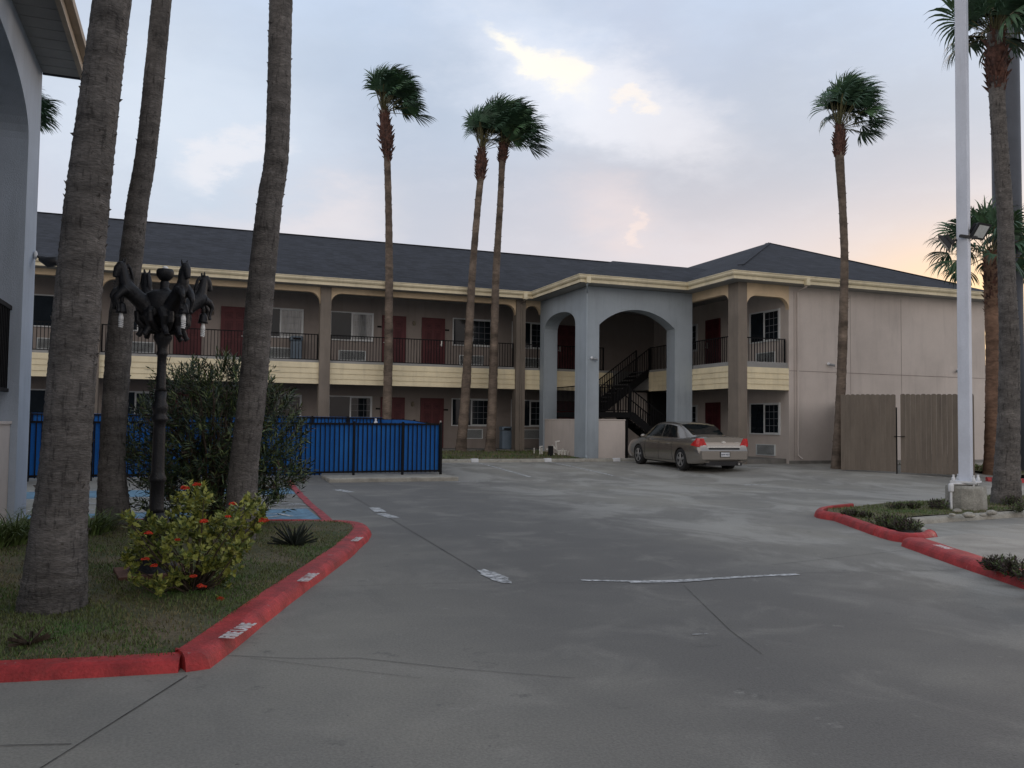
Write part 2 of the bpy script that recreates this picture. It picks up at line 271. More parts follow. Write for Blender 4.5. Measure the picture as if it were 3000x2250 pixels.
# driveway concrete: big soft stains, traffic film, fine grain
def concrete():
    m = bpy.data.materials.new('driveway_concrete'); m.use_nodes = True; t = m.node_tree; b = t.nodes['Principled BSDF']
    b.inputs['Roughness'].default_value = .82; b.inputs['Specular IOR Level'].default_value = .35
    co = t.nodes.new('ShaderNodeTexCoord').outputs['Object']
    def nz(s, d, r=.6, st=(1, 1, 1), loc=(0, 0, 0), lo=.35, hi=.65, dist=0):
        mp = t.nodes.new('ShaderNodeMapping'); mp.inputs['Scale'].default_value = st; mp.inputs['Location'].default_value = loc; t.links.new(co, mp.inputs[0])
        n = t.nodes.new('ShaderNodeTexNoise'); n.inputs['Scale'].default_value = s; n.inputs['Detail'].default_value = d; n.inputs['Roughness'].default_value = r
        n.inputs['Distortion'].default_value = dist
        t.links.new(mp.outputs[0], n.inputs['Vector']); q = t.nodes.new('ShaderNodeMapRange'); q.interpolation_type = 'SMOOTHSTEP'
        t.links.new(n.outputs[0], q.inputs[0]); q.inputs[1].default_value = lo; q.inputs[2].default_value = hi; return q.outputs[0]
    def mul(a, k):
        n = t.nodes.new('ShaderNodeMath'); n.operation = 'MULTIPLY'; t.links.new(a, n.inputs[0])
        if isinstance(k, float): n.inputs[1].default_value = k
        else: t.links.new(k, n.inputs[1])
        return n.outputs[0]
    def mx(f, a, bb):
        n = t.nodes.new('ShaderNodeMix'); n.data_type = 'RGBA'; t.links.new(f, n.inputs[0])
        if isinstance(a, tuple): n.inputs[6].default_value = (*a, 1)
        else: t.links.new(a, n.inputs[6])
        n.inputs[7].default_value = (*bb, 1); return n.outputs[2]
    # worn darker traffic film on the drive lane, paler by the kerbs
    sp = t.nodes.new('ShaderNodeSeparateXYZ'); t.links.new(co, sp.inputs[0])
    wv = t.nodes.new('ShaderNodeMapRange'); wv.interpolation_type = 'SMOOTHSTEP'; t.links.new(sp.outputs[0], wv.inputs[0]); wv.inputs[1].default_value = .3; wv.inputs[2].default_value = 3.6
    wv2 = t.nodes.new('ShaderNodeMapRange'); wv2.interpolation_type = 'SMOOTHSTEP'; t.links.new(sp.outputs[0], wv2.inputs[0]); wv2.inputs[1].default_value = 9.5; wv2.inputs[2].default_value = 5.5
    lane = mul(wv.outputs[0], wv2.outputs[0])
    c = mx(nz(.35, 5, lo=.38, hi=.62), (.262, .250, .216), (.204, .197, .176))
    c = mx(mul(nz(.55, 4, .55, (1, 1, 1), (5, 2, 0), .05, .55), lane), c, (.134, .130, .121))
    c = mx(mul(nz(1.1, 6, .65, (1, 1, 1), (9, 1, 0), .48, .70, .6), .32), c, (.31, .297, .262))
    c = mx(mul(nz(.8, 6, .7, (2.0, .35, 1), (2, 9, 0), .54, .74, .4), .28), c, (.114, .110, .103))
    c = mx(mul(nz(2.6, 7, .7, (1, 1, 1), (4, 4, 0), .60, .70), .6), c, (.10, .098, .092))
    c = mx(mul(nz(3.4, 6, .7, (1, 1, 1), (14, 4, 0), .62, .75), .45), c, (.36, .35, .32))
    c = mx(mul(nz(9, 5, .7, (1, 1, 1), (1, 24, 0), .66, .72), .55), c, (.075, .073, .07))
    rt = t.nodes.new('ShaderNodeMapRange'); rt.interpolation_type = 'SMOOTHSTEP'; t.links.new(sp.outputs[0], rt.inputs[0]); rt.inputs[1].default_value = 5.0; rt.inputs[2].default_value = 8.0
    c = mx(mul(mul(nz(.7, 6, .65, (1, .6, 1), (22, 7, 0), .44, .60, .5), rt.outputs[0]), .52), c, (.40, .39, .355))
    c = mx(mul(nz(22, 4, .6, (1, 1, 1), (3, 14, 0), .70, .74), .75), c, (.05, .048, .044))
    v = t.nodes.new('ShaderNodeVectorMath'); v.operation = 'SCALE'; t.links.new(c, v.inputs[0])
    g = nz(55, 3, .7); g2 = t.nodes.new('ShaderNodeMapRange'); t.links.new(g, g2.inputs[0]); g2.inputs[3].default_value = .88; g2.inputs[4].default_value = 1.1
    t.links.new(g2.outputs[0], v.inputs[3]); t.links.new(v.outputs[0], b.inputs['Base Color'])
    bp = t.nodes.new('ShaderNodeBump'); bp.inputs['Strength'].default_value = .25; bp.inputs['Distance'].default_value = .01
    n3 = t.nodes.new('ShaderNodeTexNoise'); n3.inputs['Scale'].default_value = 70; t.links.new(co, n3.inputs['Vector']); t.links.new(n3.outputs[0], bp.inputs['Height']); t.links.new(bp.outputs[0], b.inputs['Normal'])
    return m
M['concrete'] = concrete()

# ------------------------------------------------------------------ mesh builder
class MB:
    def __init__(s): s.v = []; s.f = []; s.mi = []; s.cur = 0
    def face(s, *pts):
        n = len(s.v); s.v += [Vector(p) for p in pts]; s.f.append(tuple(range(n, n+len(pts)))); s.mi.append(s.cur)
    def box(s, x0, x1, y0, y1, z0, z1):
        n = len(s.v); s.v += [Vector((x, y, z)) for z in (z0, z1) for y in (y0, y1) for x in (x0, x1)]
        for f in ((0, 2, 3, 1), (4, 5, 7, 6), (0, 1, 5, 4), (2, 6, 7, 3), (0, 4, 6, 2), (1, 3, 7, 5)):
            s.f.append(tuple(n+i for i in f)); s.mi.append(s.cur)
        return s
    def bar(s, a, b, wx, wz=None):                     # rectangular bar from a to b
        a, b = Vector(a), Vector(b); wz = wz or wx; d = (b-a).normalized()
        u = d.cross(Vector((0, 0, 1)))
        if u.length < 1e-3: u = Vector((1, 0, 0))
        u.normalize(); v = u.cross(d).normalized(); n = len(s.v)
        for p in (a, b):
            for i, j in ((-1, -1), (1, -1), (1, 1), (-1, 1)): s.v.append(p+u*i*wx/2+v*j*wz/2)
        for f in ((0, 3, 2, 1), (4, 5, 6, 7), (0, 1, 5, 4), (1, 2, 6, 5), (2, 3, 7, 6), (3, 0, 4, 7)):
            s.f.append(tuple(n+i for i in f)); s.mi.append(s.cur)
        return s
    def tube(s, pts, rad, seg=8, caps=True, sq=1):
        pts = [Vector(p) for p in pts]; n0 = len(s.v); k = len(pts)
        if not hasattr(rad, '__len__'): rad = [rad]*k
        ref = None
        for i, p in enumerate(pts):
            d = (pts[min(i+1, k-1)]-pts[max(i-1, 0)]).normalized()
            if ref is None: ref = Vector((0, 0, 1)) if abs(d.z) < .9 else Vector((1, 0, 0))
            u = d.cross(ref).normalized(); v = u.cross(d).normalized()
            if v.length < .5: v = Vector((0, 1, 0))
            ref = v
            for j in range(seg):
                a = 2*math.pi*j/seg; s.v.append(p+(u*math.cos(a)+v*math.sin(a)*sq)*rad[i])
        for i in range(k-1):
            for j in range(seg):
                a = n0+i*seg+j; b = n0+i*seg+(j+1) % seg
                s.f.append((a, b, b+seg, a+seg)); s.mi.append(s.cur)
        if caps:
            s.f.append(tuple(n0+j for j in range(seg))[::-1]); s.mi.append(s.cur)
            s.f.append(tuple(n0+(k-1)*seg+j for j in range(seg))); s.mi.append(s.cur)
        return s
    def lathe(s, prof, c=(0, 0, 0), seg=24, flute=0):
        c = Vector(c); n0 = len(s.v); k = len(prof)
        for r, z in prof:
            for j in range(seg):
                a = 2*math.pi*j/seg; rr = r*(1-flute*(j % 2)); s.v.append(c+Vector((rr*math.cos(a), rr*math.sin(a), z)))
        for i in range(k-1):
            for j in range(seg):
                a = n0+i*seg+j; b = n0+i*seg+(j+1) % seg; s.f.append((a, b, b+seg, a+seg)); s.mi.append(s.cur)
        s.f.append(tuple(n0+j for j in range(seg))[::-1]); s.mi.append(s.cur)
        s.f.append(tuple(n0+(k-1)*seg+j for j in range(seg))); s.mi.append(s.cur)
        return s
    def prism(s, poly, fn, t0, t1):                    # poly of (a,b); fn(a,b,t)->xyz
        n = len(s.v); k = len(poly)
        for t in (t0, t1): s.v += [Vector(fn(a, b, t)) for a, b in poly]
        s.f.append(tuple(range(n, n+k))); s.f.append(tuple(range(n+k, n+2*k))[::-1]); s.mi += [s.cur]*2
        for i in range(k):
            j = (i+1) % k; s.f.append((n+j, n+i, n+i+k, n+j+k)); s.mi.append(s.cur)
        return s
    def ball(s, c, rx, ry=None, rz=None, seg=8, rings=6, jit=0):
        ry = ry or rx; rz = rz or rx; n = len(s.v); c = Vector(c)
        for i in range(1, rings):
            t = math.pi*i/rings
            for j in range(seg):
                a = 2*math.pi*j/seg; q = 1+random.uniform(-jit, jit)
                s.v.append(c+Vector((rx*math.sin(t)*math.cos(a)*q, ry*math.sin(t)*math.sin(a)*q, rz*math.cos(t)*q)))
        top = len(s.v); s.v += [c+Vector((0, 0, rz)), c-Vector((0, 0, rz))]
        for i in range(rings-2):
            for j in range(seg):
                a = n+i*seg+j; b = n+i*seg+(j+1) % seg; s.f.append((a, a+seg, b+seg, b)); s.mi.append(s.cur)
        for j in range(seg):
            s.f.append((top, n+j, n+(j+1) % seg)); s.f.append((top+1, n+(rings-2)*seg+(j+1) % seg, n+(rings-2)*seg+j)); s.mi += [s.cur]*2
        return s
    def mesh(s, name, mats, smooth=False, org=(0, 0, 0), bevel=0):
        me = bpy.data.meshes.new(name); o = Vector(org)
        me.from_pydata([tuple(v-o) for v in s.v], [], s.f)
        if not isinstance(mats, (list, tuple)): mats = [mats]
        for m in mats: me.materials.append(m)
        me.polygons.foreach_set('material_index', s.mi)
        if smooth: me.polygons.foreach_set('use_smooth', [True]*len(me.polygons))
        if smooth != 'raw':
            bm = bmesh.new(); bm.from_mesh(me); bmesh.ops.recalc_face_normals(bm, faces=bm.faces); bm.to_mesh(me); bm.free()
        me.update(); return me
    def build(s, name, mats, parent=None, smooth=False, org=None):
        if org is None: org = wloc(parent) if parent else (0, 0, 0)
        return link(name, s.mesh(name, mats, smooth, org), parent)
WL = {}
def wloc(o): return WL.get(o.name, Vector((0, 0, 0)))
def link(name, data, parent=None, loc=(0, 0, 0), rz=0, rot=None):
    o = bpy.data.objects.new(name, data); COL.objects.link(o); o.location = loc
    o.rotation_euler = rot if rot else (0, 0, rz)
    if parent: o.parent = parent; WL[o.name] = wloc(parent) + Vector(loc)
    else: WL[o.name] = Vector(loc)
    return o
def tag(o, label, cat=None, group=None, kind=None):
    if label: o['label'] = label
    if cat: o['category'] = cat
    if group: o['group'] = group
    if kind: o['kind'] = kind
    return o
def thing(name, label, cat, loc=(0, 0, 0), group=None, rz=0):
    return tag(link(name, None, None, loc, rz), label, cat, group)
def copy_tree(o, parent=None):
    c = o.copy(); COL.objects.link(c); c.parent = parent
    for ch in list(o.children): copy_tree(ch, c)
    return c
def bevel(o, w, seg=2, ang=40):
    b = o.modifiers.new('bevel', 'BEVEL'); b.width = w; b.segments = seg; b.limit_method = 'ANGLE'; b.angle_limit = R(ang); return o
def textmesh(txt, size, name='lettering', depth=.002):
    c = bpy.data.curves.new('t', 'FONT'); c.body = txt; c.size = size; c.extrude = depth; c.align_x = 'CENTER'; c.align_y = 'CENTER'; c.offset = size*.02
    o = bpy.data.objects.new('t', c); COL.objects.link(o); bpy.context.view_layer.update()
    me = bpy.data.meshes.new_from_object(o.evaluated_get(bpy.context.evaluated_depsgraph_get())); me.name = name
    bpy.data.objects.remove(o); return me

# ------------------------------------------------------------------ ground
def axis(lo, hi, fine, far):
    a = []; x = lo
    while x <= hi+1e-6: a.append(x); x += fine
    return [-far, -far*.4, lo-60, lo-20] + a + [hi+20, hi+60, far*.4, far]
xs = axis(-12, 40, 1, 1500); ys = axis(-8, 44, 1, 1500)
g = MB()
for j, y in enumerate(ys):
    for i, x in enumerate(xs): g.v.append(Vector((x, y, gz(x, y) if abs(x) < 100 and abs(y) < 120 else (.25 if y > 0 else 0))))
W_ = len(xs)
for j in range(len(ys)-1):
    for i in range(W_-1): a = j*W_+i; g.f.append((a, a+1, a+W_+1, a+W_)); g.mi.append(0)
tag(g.build('ground', M['concrete'], smooth=True), 'grey stained concrete driveway and parking lot', kind='structure')
def gzm(x, y):                                          # height of the meshed sheet
    x0, y0 = math.floor(x), math.floor(y); u, v = x-x0, y-y0
    return gz(x0, y0)*(1-u)*(1-v)+gz(x0+1, y0)*u*(1-v)+gz(x0, y0+1)*(1-u)*v+gz(x0+1, y0+1)*u*v
def strip(mb, pts, wd, lift=.004, jag=0):               # flat painted / cut line on the ground
    P = []
    for i in range(len(pts)-1):
        a, b = Vector((*pts[i], 0)), Vector((*pts[i+1], 0)); n = max(1, int((b-a).length/.5))
        P += [a.lerp(b, k/n) for k in range(n)]
    P.append(Vector((*pts[-1], 0))); L = []
    for i, p in enumerate(P):
        d = (P[min(i+1, len(P)-1)]-P[max(i-1, 0)]).normalized(); q = Vector((-d.y, d.x, 0))*wd/2
        L.append((p+q*(1+random.uniform(-jag, jag)), p-q*(1+random.uniform(-jag, jag))))
    for (a, b), (c, d) in zip(L, L[1:]):
        mb.face(*[(p.x, p.y, gzm(p.x, p.y)+lift) for p in (b, d, c, a)])
def patch(mb, pts, lift=.004):
    c = sum((Vector((*p, 0)) for p in pts), Vector())/len(pts)
    mb.face(*[(p[0], p[1], gzm(*p)+lift) for p in pts])
def rectgrid(mb, x0, x1, y0, y1, lift=.004, st=.5):
    nx, ny = max(1, int((x1-x0)/st)), max(1, int((y1-y0)/st))
    for i in range(nx):
        for j in range(ny):
            a, b = x0+(x1-x0)*i/nx, x0+(x1-x0)*(i+1)/nx; c, d = y0+(y1-y0)*j/ny, y0+(y1-y0)*(j+1)/ny
            mb.face(*[(p, q, gzm(p, q)+lift) for p, q in ((a, c), (b, c), (b, d), (a, d))])
jm = MB()
for pts, wd in (([(3.31, 21.68), (3.3, 19.3), (3.12, 13.9), (2.95, 8.75), (3.07, 8.04)], .008), ([(3.07, 8.04), (4.64, 7.37), (3.97, 5.62), (3.78, 5.0)], .0045),
                ([(-3, 5.25), (-.82, 4.8), (-.5, 4.71)], .007), ([(.02, 5.72), (-.45, 4.75), (-.75, 4.1), (-1.2, 3.2)], .008), ([(.27, 6.12), (.7, 5.9), (1.1, 5.77), (1.7, 5.3), (2.3, 4.9)], .005),
                ([(.42, 6.0), (1.4, 5.2)], .004), ([(3.3, 14.6), (9, 14.9)], .010), ([(3.3, 19.4), (16, 19.4)], .010), ([(6.1, 7.6), (8.2, 7.2)], .006), ([(8.9, 8.6), (6.2, 8.1)], .006),
                ([(1.15, 8.35), (2.1, 8.2), (2.9, 8.1)], .004), ([(2.0, 10.2), (3.1, 10.3)], .004)):
    strip(jm, [(x+random.uniform(-.01, .01), y) for x, y in pts], wd, .005, .3)
tag(jm.build('pavement', M['joint']), 'thin dark joints and cracks between the concrete slabs', kind='structure')
pl = MB()
for x in (9.05, 11.75, 14.45, 17.15): strip(pl, [(x, 27.2), (x+.05, 22.5)], .09, .005, .25)
strip(pl, [(3.77, 7.90), (4.3, 7.68), (4.69, 7.56)], .08, .006, .3); strip(pl, [(4.2, 7.68), (4.7, 7.56), (5.15, 7.57)], .12, .007, .25); strip(pl, [(4.69, 7.56), (5.5, 7.58), (6.17, 7.53)], .085, .006, .3)
for (a, b) in (((3.22, 19.9), (3.42, 19.1)), ((3.22, 15.6), (3.18, 14.85)), ((3.12, 14.6), (3.2, 13.9))): strip(pl, [a, b], .2, .006, .1)
patch(pl, [(2.90+.10*math.cos(R(a))*(1+.15*math.sin(a*3))+.1, 8.38+.42*math.sin(R(a))*(1+.1*math.sin(a*5))) for a in range(0, 360, 18)], .006)
strip(pl, [(3.62, 5.62), (3.75, 5.60)], .05, .006, .8)
for y in (15.86, 16.5, 18.65, 20.75): strip(pl, [(-3.2, y), (2.1, y)], .08, .005, .25)
strip(pl, [(-2.6, 18.5), (-.6, 16.6)], .08, .009, .2); strip(pl, [(-.6, 18.5), (2.05, 16.6)], .08, .009, .2)
strip(pl, [(6.6, 21.55), (7.6, 21.6)], .05, .006, .5); strip(pl, [(13.9, 19.1), (14.5, 18.9)], .10, .006, .4); strip(pl, [(12.0, 18.6), (14.9, 17.2)], .05, .006, .5)
tag(pl.build('road_marking', M['whiteline']), 'worn white bay and lane lines painted on the concrete', kind='structure')
bl = MB(); rectgrid(bl, -2.6, 2.02, 14.0, 15.74); rectgrid(bl, -3.2, 2.2, 18.9, 20.55)
tag(bl.build('road_marking', M['blueline']), 'faded blue accessible bay paint beside the lawn island', kind='structure')
rl = MB(); strip(rl, [(2.40, 22.3), (2.36, 21.4), (2.24, 18.5), (2.17, 16.4), (2.09, 13.45)], .14, .012, .18); strip(rl, [(9.85, 9.17), (10.5, 9.11)], .05, .008, .3)
tag(rl.build('road_marking', M['redline']), 'faded red painted line running from the lawn kerb to the pool fence', kind='structure')
# wheelchair symbol on the near blue bay (ring, torso, leg)
ws = MB()
def arcpts(cx, cyy, rx, ry, a0, a1, n=16): return [(cx+rx*math.cos(R(a0+(a1-a0)*i/n)), cyy+ry*math.sin(R(a0+(a1-a0)*i/n))) for i in range(n+1)]
strip(ws, arcpts(1.05, 14.85, .42, .42, 60, 330), .09, .009, .2); strip(ws, [(1.15, 15.4), (1.12, 14.95), (1.45, 14.95), (1.62, 14.5)], .09, .010, .2)
patch(ws, arcpts(1.15, 15.52, .09, .09, 0, 330, 10), .009)
tag(ws.build('road_marking', M['whiteline']), 'white wheelchair symbol on the near blue bay', kind='structure')

# kerbs: sweep a rounded section along a line, open ends
def kerb(pts, hgt=.1, wd=.22, side=1, mb=None, base=None):
    mb = mb or MB(); P = []
    for i in range(len(pts)-1):
        a, b = Vector((*pts[i], 0)), Vector((*pts[i+1], 0)); n = max(1, int((b-a).length/.35))
        P += [a.lerp(b, k/n) for k in range(n)]
    P.append(Vector((*pts[-1], 0)))
    prof = [(0, -.03), (.010, .30), (.022, .58), (.042, .80), (.070, .94), (.105, 1), (wd-.02, 1), (wd, .9), (wd, -.03)]
    rows = []
    for i, p in enumerate(P):
        d = (P[min(i+1, len(P)-1)]-P[max(i-1, 0)]).normalized(); q = Vector((-d.y, d.x, 0))*side
        z = gzm(p.x, p.y); j = random.uniform(-.006, .006)
        rows.append([p+q*(o+j)+Vector((0, 0, z+h*hgt+(random.uniform(-.003, .003) if h > 0 else 0))) for o, h in prof])
    n0 = len(mb.v); k = len(prof)
    for r in rows: mb.v += r
    for i in range(len(rows)-1):
        for j in range(k-1): a = n0+i*k+j; mb.f.append((a, a+1, a+k+1, a+k)); mb.mi.append(mb.cur)
    mb.f.append(tuple(n0+j for j in range(k))); mb.f.append(tuple(n0+(len(rows)-1)*k+j for j in range(k))[::-1]); mb.mi += [mb.cur]*2
    return mb
def rounded(pts, it=2):
    for _ in range(it):
        q = [pts[0]]
        for a, b in zip(pts, pts[1:]): q += [(a[0]*.75+b[0]*.25, a[1]*.75+b[1]*.25), (a[0]*.25+b[0]*.75, a[1]*.25+b[1]*.75)]
        q.append(pts[-1]); pts = q
    return pts
LK1 = [(-3.4, 6.35), (-2.0, 6.08), (-1.03, 5.93), (-.03, 5.80)]
LK2 = [(.02, 5.80), (.16, 5.84), (.30, 6.19), (.99, 7.99), (1.78, 9.96), (2.26, 11.3)] + rounded([(2.30, 11.45), (2.46, 12.0), (2.48, 12.75), (2.05, 13.15), (1.3, 13.4)], 2) + [(-.5, 13.95), (-2.1, 14.5)]
tag(kerb(LK1, .085, .2).build('kerb', M['kerbred'], smooth=False), 'red painted kerb along the near edge of the left lawn', kind='structure')
kl = tag(kerb(LK2, .105, .26).build('kerb', M['kerbred'], smooth=False), 'red painted fire lane kerb curving round the left lawn', kind='structure')
RK1 = rounded([(11.9, 13.1), (10.9, 12.75), (10.25, 12.1), (10.25, 11.6)], 2) + [(9.62, 10.2)] + rounded([(9.48, 9.9), (9.22, 9.25), (9.42, 8.98), (9.8, 9.08), (10.1, 9.3)], 3)
tag(kerb(RK1, .13, .15, 1).build('kerb', M['kerbred']), 'red kerb round the nose of the right planted island', kind='structure')
RK2 = [(9.0, 8.9), (8.92, 8.72), (8.33, 7.41), (7.82, 6.16), (7.2, 4.6), (6.6, 3.1)]
tag(kerb(RK2, .12, .3, 1).build('kerb', M['kerbred']), 'red fire lane kerb at the right edge of the drive', kind='structure')
tag(kerb([(10.1, 9.32), (11.2, 10.75), (12.3, 10.95), (14.2, 11.16), (18, 11.7)], .10, .18, 1).build('kerb', M['kerbc']), 'pale concrete kerb in front of the white pole', kind='structure')
kw = MB(); kerb([(6.7, 27.3), (13.3, 27.3), (15.6, 27.35), (18, 27.4)], .11, .2, 1, kw)
tag(kw.build('kerb', M['kerbc']), 'pale kerb at the head of the parking bays', kind='structure')
km = MB(); km.box(3.32, 6.75, 21.75, 23.2, 0, .14); kf = km.build('kerb', M['kerbc']); bevel(kf, .03); tag(kf, 'raised concrete edge under the corner of the pool fence', kind='structure')
tag(kerb([(21.0, 17.6), (22.2, 16.95)], .12, .18, 1).build('kerb', M['kerbred']), 'short red kerb end behind the white pole', kind='structure')
tag(kerb([(22.2, 16.95), (29, 13.8)], .12, .18, 1).build('kerb', M['kerbc']), 'distant pale kerb behind the right palms', kind='structure')
im = MB(); im.prism([(9.15, 8.75), (8.62, 7.35), (8.1, 6.1), (6.95, 3.3), (9.3, 2.7), (10.5, 7.6), (10.45, 9.05)], lambda a, b, t: (a, b, t), 0, .105)
tag(im.build('pavement', M['island']), 'pale concrete apron behind the right red kerb', kind='structure')
# white bay numbers blocks on the kerb head
wb = MB()
for x in (9.03, 11.72, 14.42): wb.box(x-.13, x+.13, 27.27, 27.42, .24, .372)
wb_ = wb.build('road_marking', M['white']); bevel(wb_, .02); tag(wb_, 'white painted blocks on the kerb at the head of each bay line', kind='structure')
# apron in front of gates (slightly paler sheet)
ap = MB(); ap.face(*[(x, y, gzm(x, y)+.012) for x, y in ((17.6, 20.6), (20.6, 17.2), (21.9, 18.2), (19.3, 21.3))])
# stencilled letters on the kerb tops
def kerbtext(txt, p, ang, z, sz, parent, slope=0):
    o = link('lettering', textmesh(txt, sz), parent, (p[0], p[1], z), rot=(0, 0, R(ang)))
    o.data.materials.append(M['letter']); o.scale = (.62, 1, 1); return o
for p, a, s_, px_ in (((.365, 6.37), 66, .155, .09), ((1.10, 8.31), 68, .15, .10), ((2.02, 10.79), 68.5, .13, .08)):
    kerbtext('FIRE LANE', p, a, .1062, s_, kl)
k2 = [o for o in COL.objects if o.get('label', '').startswith('red fire lane kerb at')][0]
kerbtext('FIRE LANE', (8.02, 6.36), 68, .1215, .15, k2); kerbtext('FIRE LANE', (8.80, 8.02), 66.5, .1215, .13, k2)

# ------------------------------------------------------------------ lawns
def inside(p, poly):
    c = False; j = len(poly)-1
    for i in range(len(poly)):
        if (poly[i][1] > p[1]) != (poly[j][1] > p[1]) and p[0] < (poly[j][0]-poly[i][0])*(p[1]-poly[i][1])/(poly[j][1]-poly[i][1])+poly[i][0]: c = not c
        j = i
    return c
def offset(pts, d):
    out = []
    for i, p in enumerate(pts):
        a, b = Vector(pts[max(i-1, 0)]), Vector(pts[min(i+1, len(pts)-1)]); t = (b-a).normalized(); out.append((p[0]-t.y*d, p[1]+t.x*d))
    return out
LAWN = offset(LK1[:-1], .17) + offset(LK2[1:], .22)
LAWN = [(-2.9, 14.3), (-3.4, 10)] + LAWN if False else LAWN + [(-2.4, 14.3), (-3.4, 12)]
def lawn(name, poly, hfn, label, st=.2):
    bm = bmesh.new(); vs = [bm.verts.new((x, y, hfn(x, y))) for x, y in poly]; f = bm.faces.new(vs)
    if f.normal.z < 0: f.normal_flip()
    x0, x1 = min(p[0] for p in poly), max(p[0] for p in poly); y0, y1 = min(p[1] for p in poly), max(p[1] for p in poly)
    x = x0+st
    while x < x1: bmesh.ops.bisect_plane(bm, geom=bm.verts[:]+bm.edges[:]+bm.faces[:], plane_co=(x, 0, 0), plane_no=(1, 0, 0)); x += st
    y = y0+st
    while y < y1: bmesh.ops.bisect_plane(bm, geom=bm.verts[:]+bm.edges[:]+bm.faces[:], plane_co=(0, y, 0), plane_no=(0, 1, 0)); y += st
    for v in bm.verts: v.co.z = hfn(v.co.x, v.co.y)
    me = bpy.data.meshes.new(name); bm.to_mesh(me); bm.free(); me.materials.append(M['soil'])
    return tag(link(name, me), label, kind='structure')
def dseg(x, y, P):
    m_ = 9
    for (ax, ay), (bx, by) in zip(P, P[1:]):
        L2 = (bx-ax)**2+(by-ay)**2; t_ = max(0, min(1, ((x-ax)*(bx-ax)+(y-ay)*(by-ay))/max(L2, 1e-9))); m_ = min(m_, math.hypot(x-ax-t_*(bx-ax), y-ay-t_*(by-ay)))
    return m_
def hl(x, y):
    d1, d2 = dseg(x, y, LK1), dseg(x, y, LK2); k = sm((min(d1, d2)-.18)/.5); b_ = .077 if d1 < d2 else .094
    return b_+(.105-b_)*k+k*(.012*math.sin(x*2.3)*math.cos(y*1.7)+.008*math.sin(x*7+y*5))
lawn('lawn', LAWN, hl, 'left lawn island of patchy grass and bare soil', .22)
ISL = [(10.0, 9.6), (9.75, 10.0), (10.42, 11.6), (10.45, 12.0), (11.0, 12.55), (12, 12.85), (17.5, 14.2), (18, 11.9), (14.2, 11.36), (12.3, 11.15), (11.2, 10.95)]
def hi_(x, y): return .10+.015*math.sin(x*2.3)*math.cos(y*1.7)
lawn('lawn', ISL, hi_, 'right planted island of thin grass and soil', .4)
WS = [(6.9, 27.48), (13.4, 27.48), (13.4, 32.3), (6.9, 32.3)]
def hw(x, y): return .34+.12*sm((y-27.5)/4.5)
lawn('lawn', WS, hw, 'strip of grass between parking kerb and motel wing', .6)
lawn('lawn', [(22.5, 17.1), (28.5, 14.3), (32, 20), (24, 24)], lambda x, y: .262, 'far grass behind the right palms', 1.5)
def blades(poly, hfn, n, hmin, hmax, matset, label, near=None, wmul=1):
    mb = MB(); x0, x1 = min(p[0] for p in poly), max(p[0] for p in poly); y0, y1 = min(p[1] for p in poly), max(p[1] for p in poly); c = 0; tries = 0
    while c < n and tries < n*8:
        tries += 1; x, y = random.uniform(x0, x1), random.uniform(y0, y1)
        if near and random.random() > near(x, y): continue
        if not inside((x, y), poly): continue
        bare = math.sin(x*1.9+1)*math.sin(y*1.3+x)+.4*math.sin(x*5+y*3)
        if bare > .38 and random.random() < .68: continue
        mb.cur = 1 if random.random() < min(.85, max(.06, .25+.55*bare+.25*math.sin(x*3.7+2)*math.sin(y*2.9))) else 0
        h = random.uniform(hmin, hmax); a = random.uniform(0, 6.28); wd = h*.09*wmul+.0015; l = random.uniform(.2, 1.1)*h
        z = hfn(x, y)-.005; dx, dy = math.cos(a), math.sin(a); lx, ly = math.cos(a+1.3)*l, math.sin(a+1.3)*l
        mb.face((x-dx*wd, y-dy*wd, z), (x+dx*wd, y+dy*wd, z), (x+lx*.5+dx*wd*.6, y+ly*.5+dy*wd*.6, z+h*.6), (x+lx*.5-dx*wd*.6, y+ly*.5-dy*wd*.6, z+h*.6))
        mb.face((x+lx*.5-dx*wd*.6, y+ly*.5-dy*wd*.6, z+h*.6), (x+lx*.5+dx*wd*.6, y+ly*.5+dy*wd*.6, z+h*.6), (x+lx, y+ly, z+h)); c += 1
    return tag(link('grass', mb.mesh('grass', matset, 'raw')), label, kind='stuff')
blades(LAWN, hl, 66000, .014, .038, [M['grassA'], M['grassB']], 'short patchy grass on the left lawn island', lambda x, y: min(1, (7.5/y)**2))
blades(ISL, hi_, 12000, .015, .05, [M['grassA'], M['grassB']], 'thin grass on the right planted island')
blades([(22.5, 17.1), (28.5, 14.3), (32, 20), (24, 24)], lambda x, y: .262, 4000, .04, .10, [M['grassA'], M['grassB']], 'far grass behind the right palms', wmul=2)
blades(WS, hw, 1800, .04, .09, [M['grassA'], M['grassB']], 'grass beside the motel wing', wmul=2)

# ================================================================== MOTEL
mot = thing('motel_building', 'two storey beige motel with grey arched stair porch, dark hipped roof and cream bands', 'motel', (8.6, 33, .3))
def part(mb, name, m, parent=mot, **k): return mb.build(name, m, parent, **k)
def arcp(cx, cz, rx, rz, a0, a1, n): return [(cx+rx*math.cos(R(a0+(a1-a0)*i/n)), cz+rz*math.sin(R(a0+(a1-a0)*i/n))) for i in range(n+1)]
XZ = lambda a, b, t: (a, t, b)
YZ = lambda a, b, t: (t, a, b)
FL2 = 3.88
# walls
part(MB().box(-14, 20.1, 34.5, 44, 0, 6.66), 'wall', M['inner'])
part(MB().box(20.1, 29.7, 24.95, 44, 0, 6.66), 'wall', M['wall'])
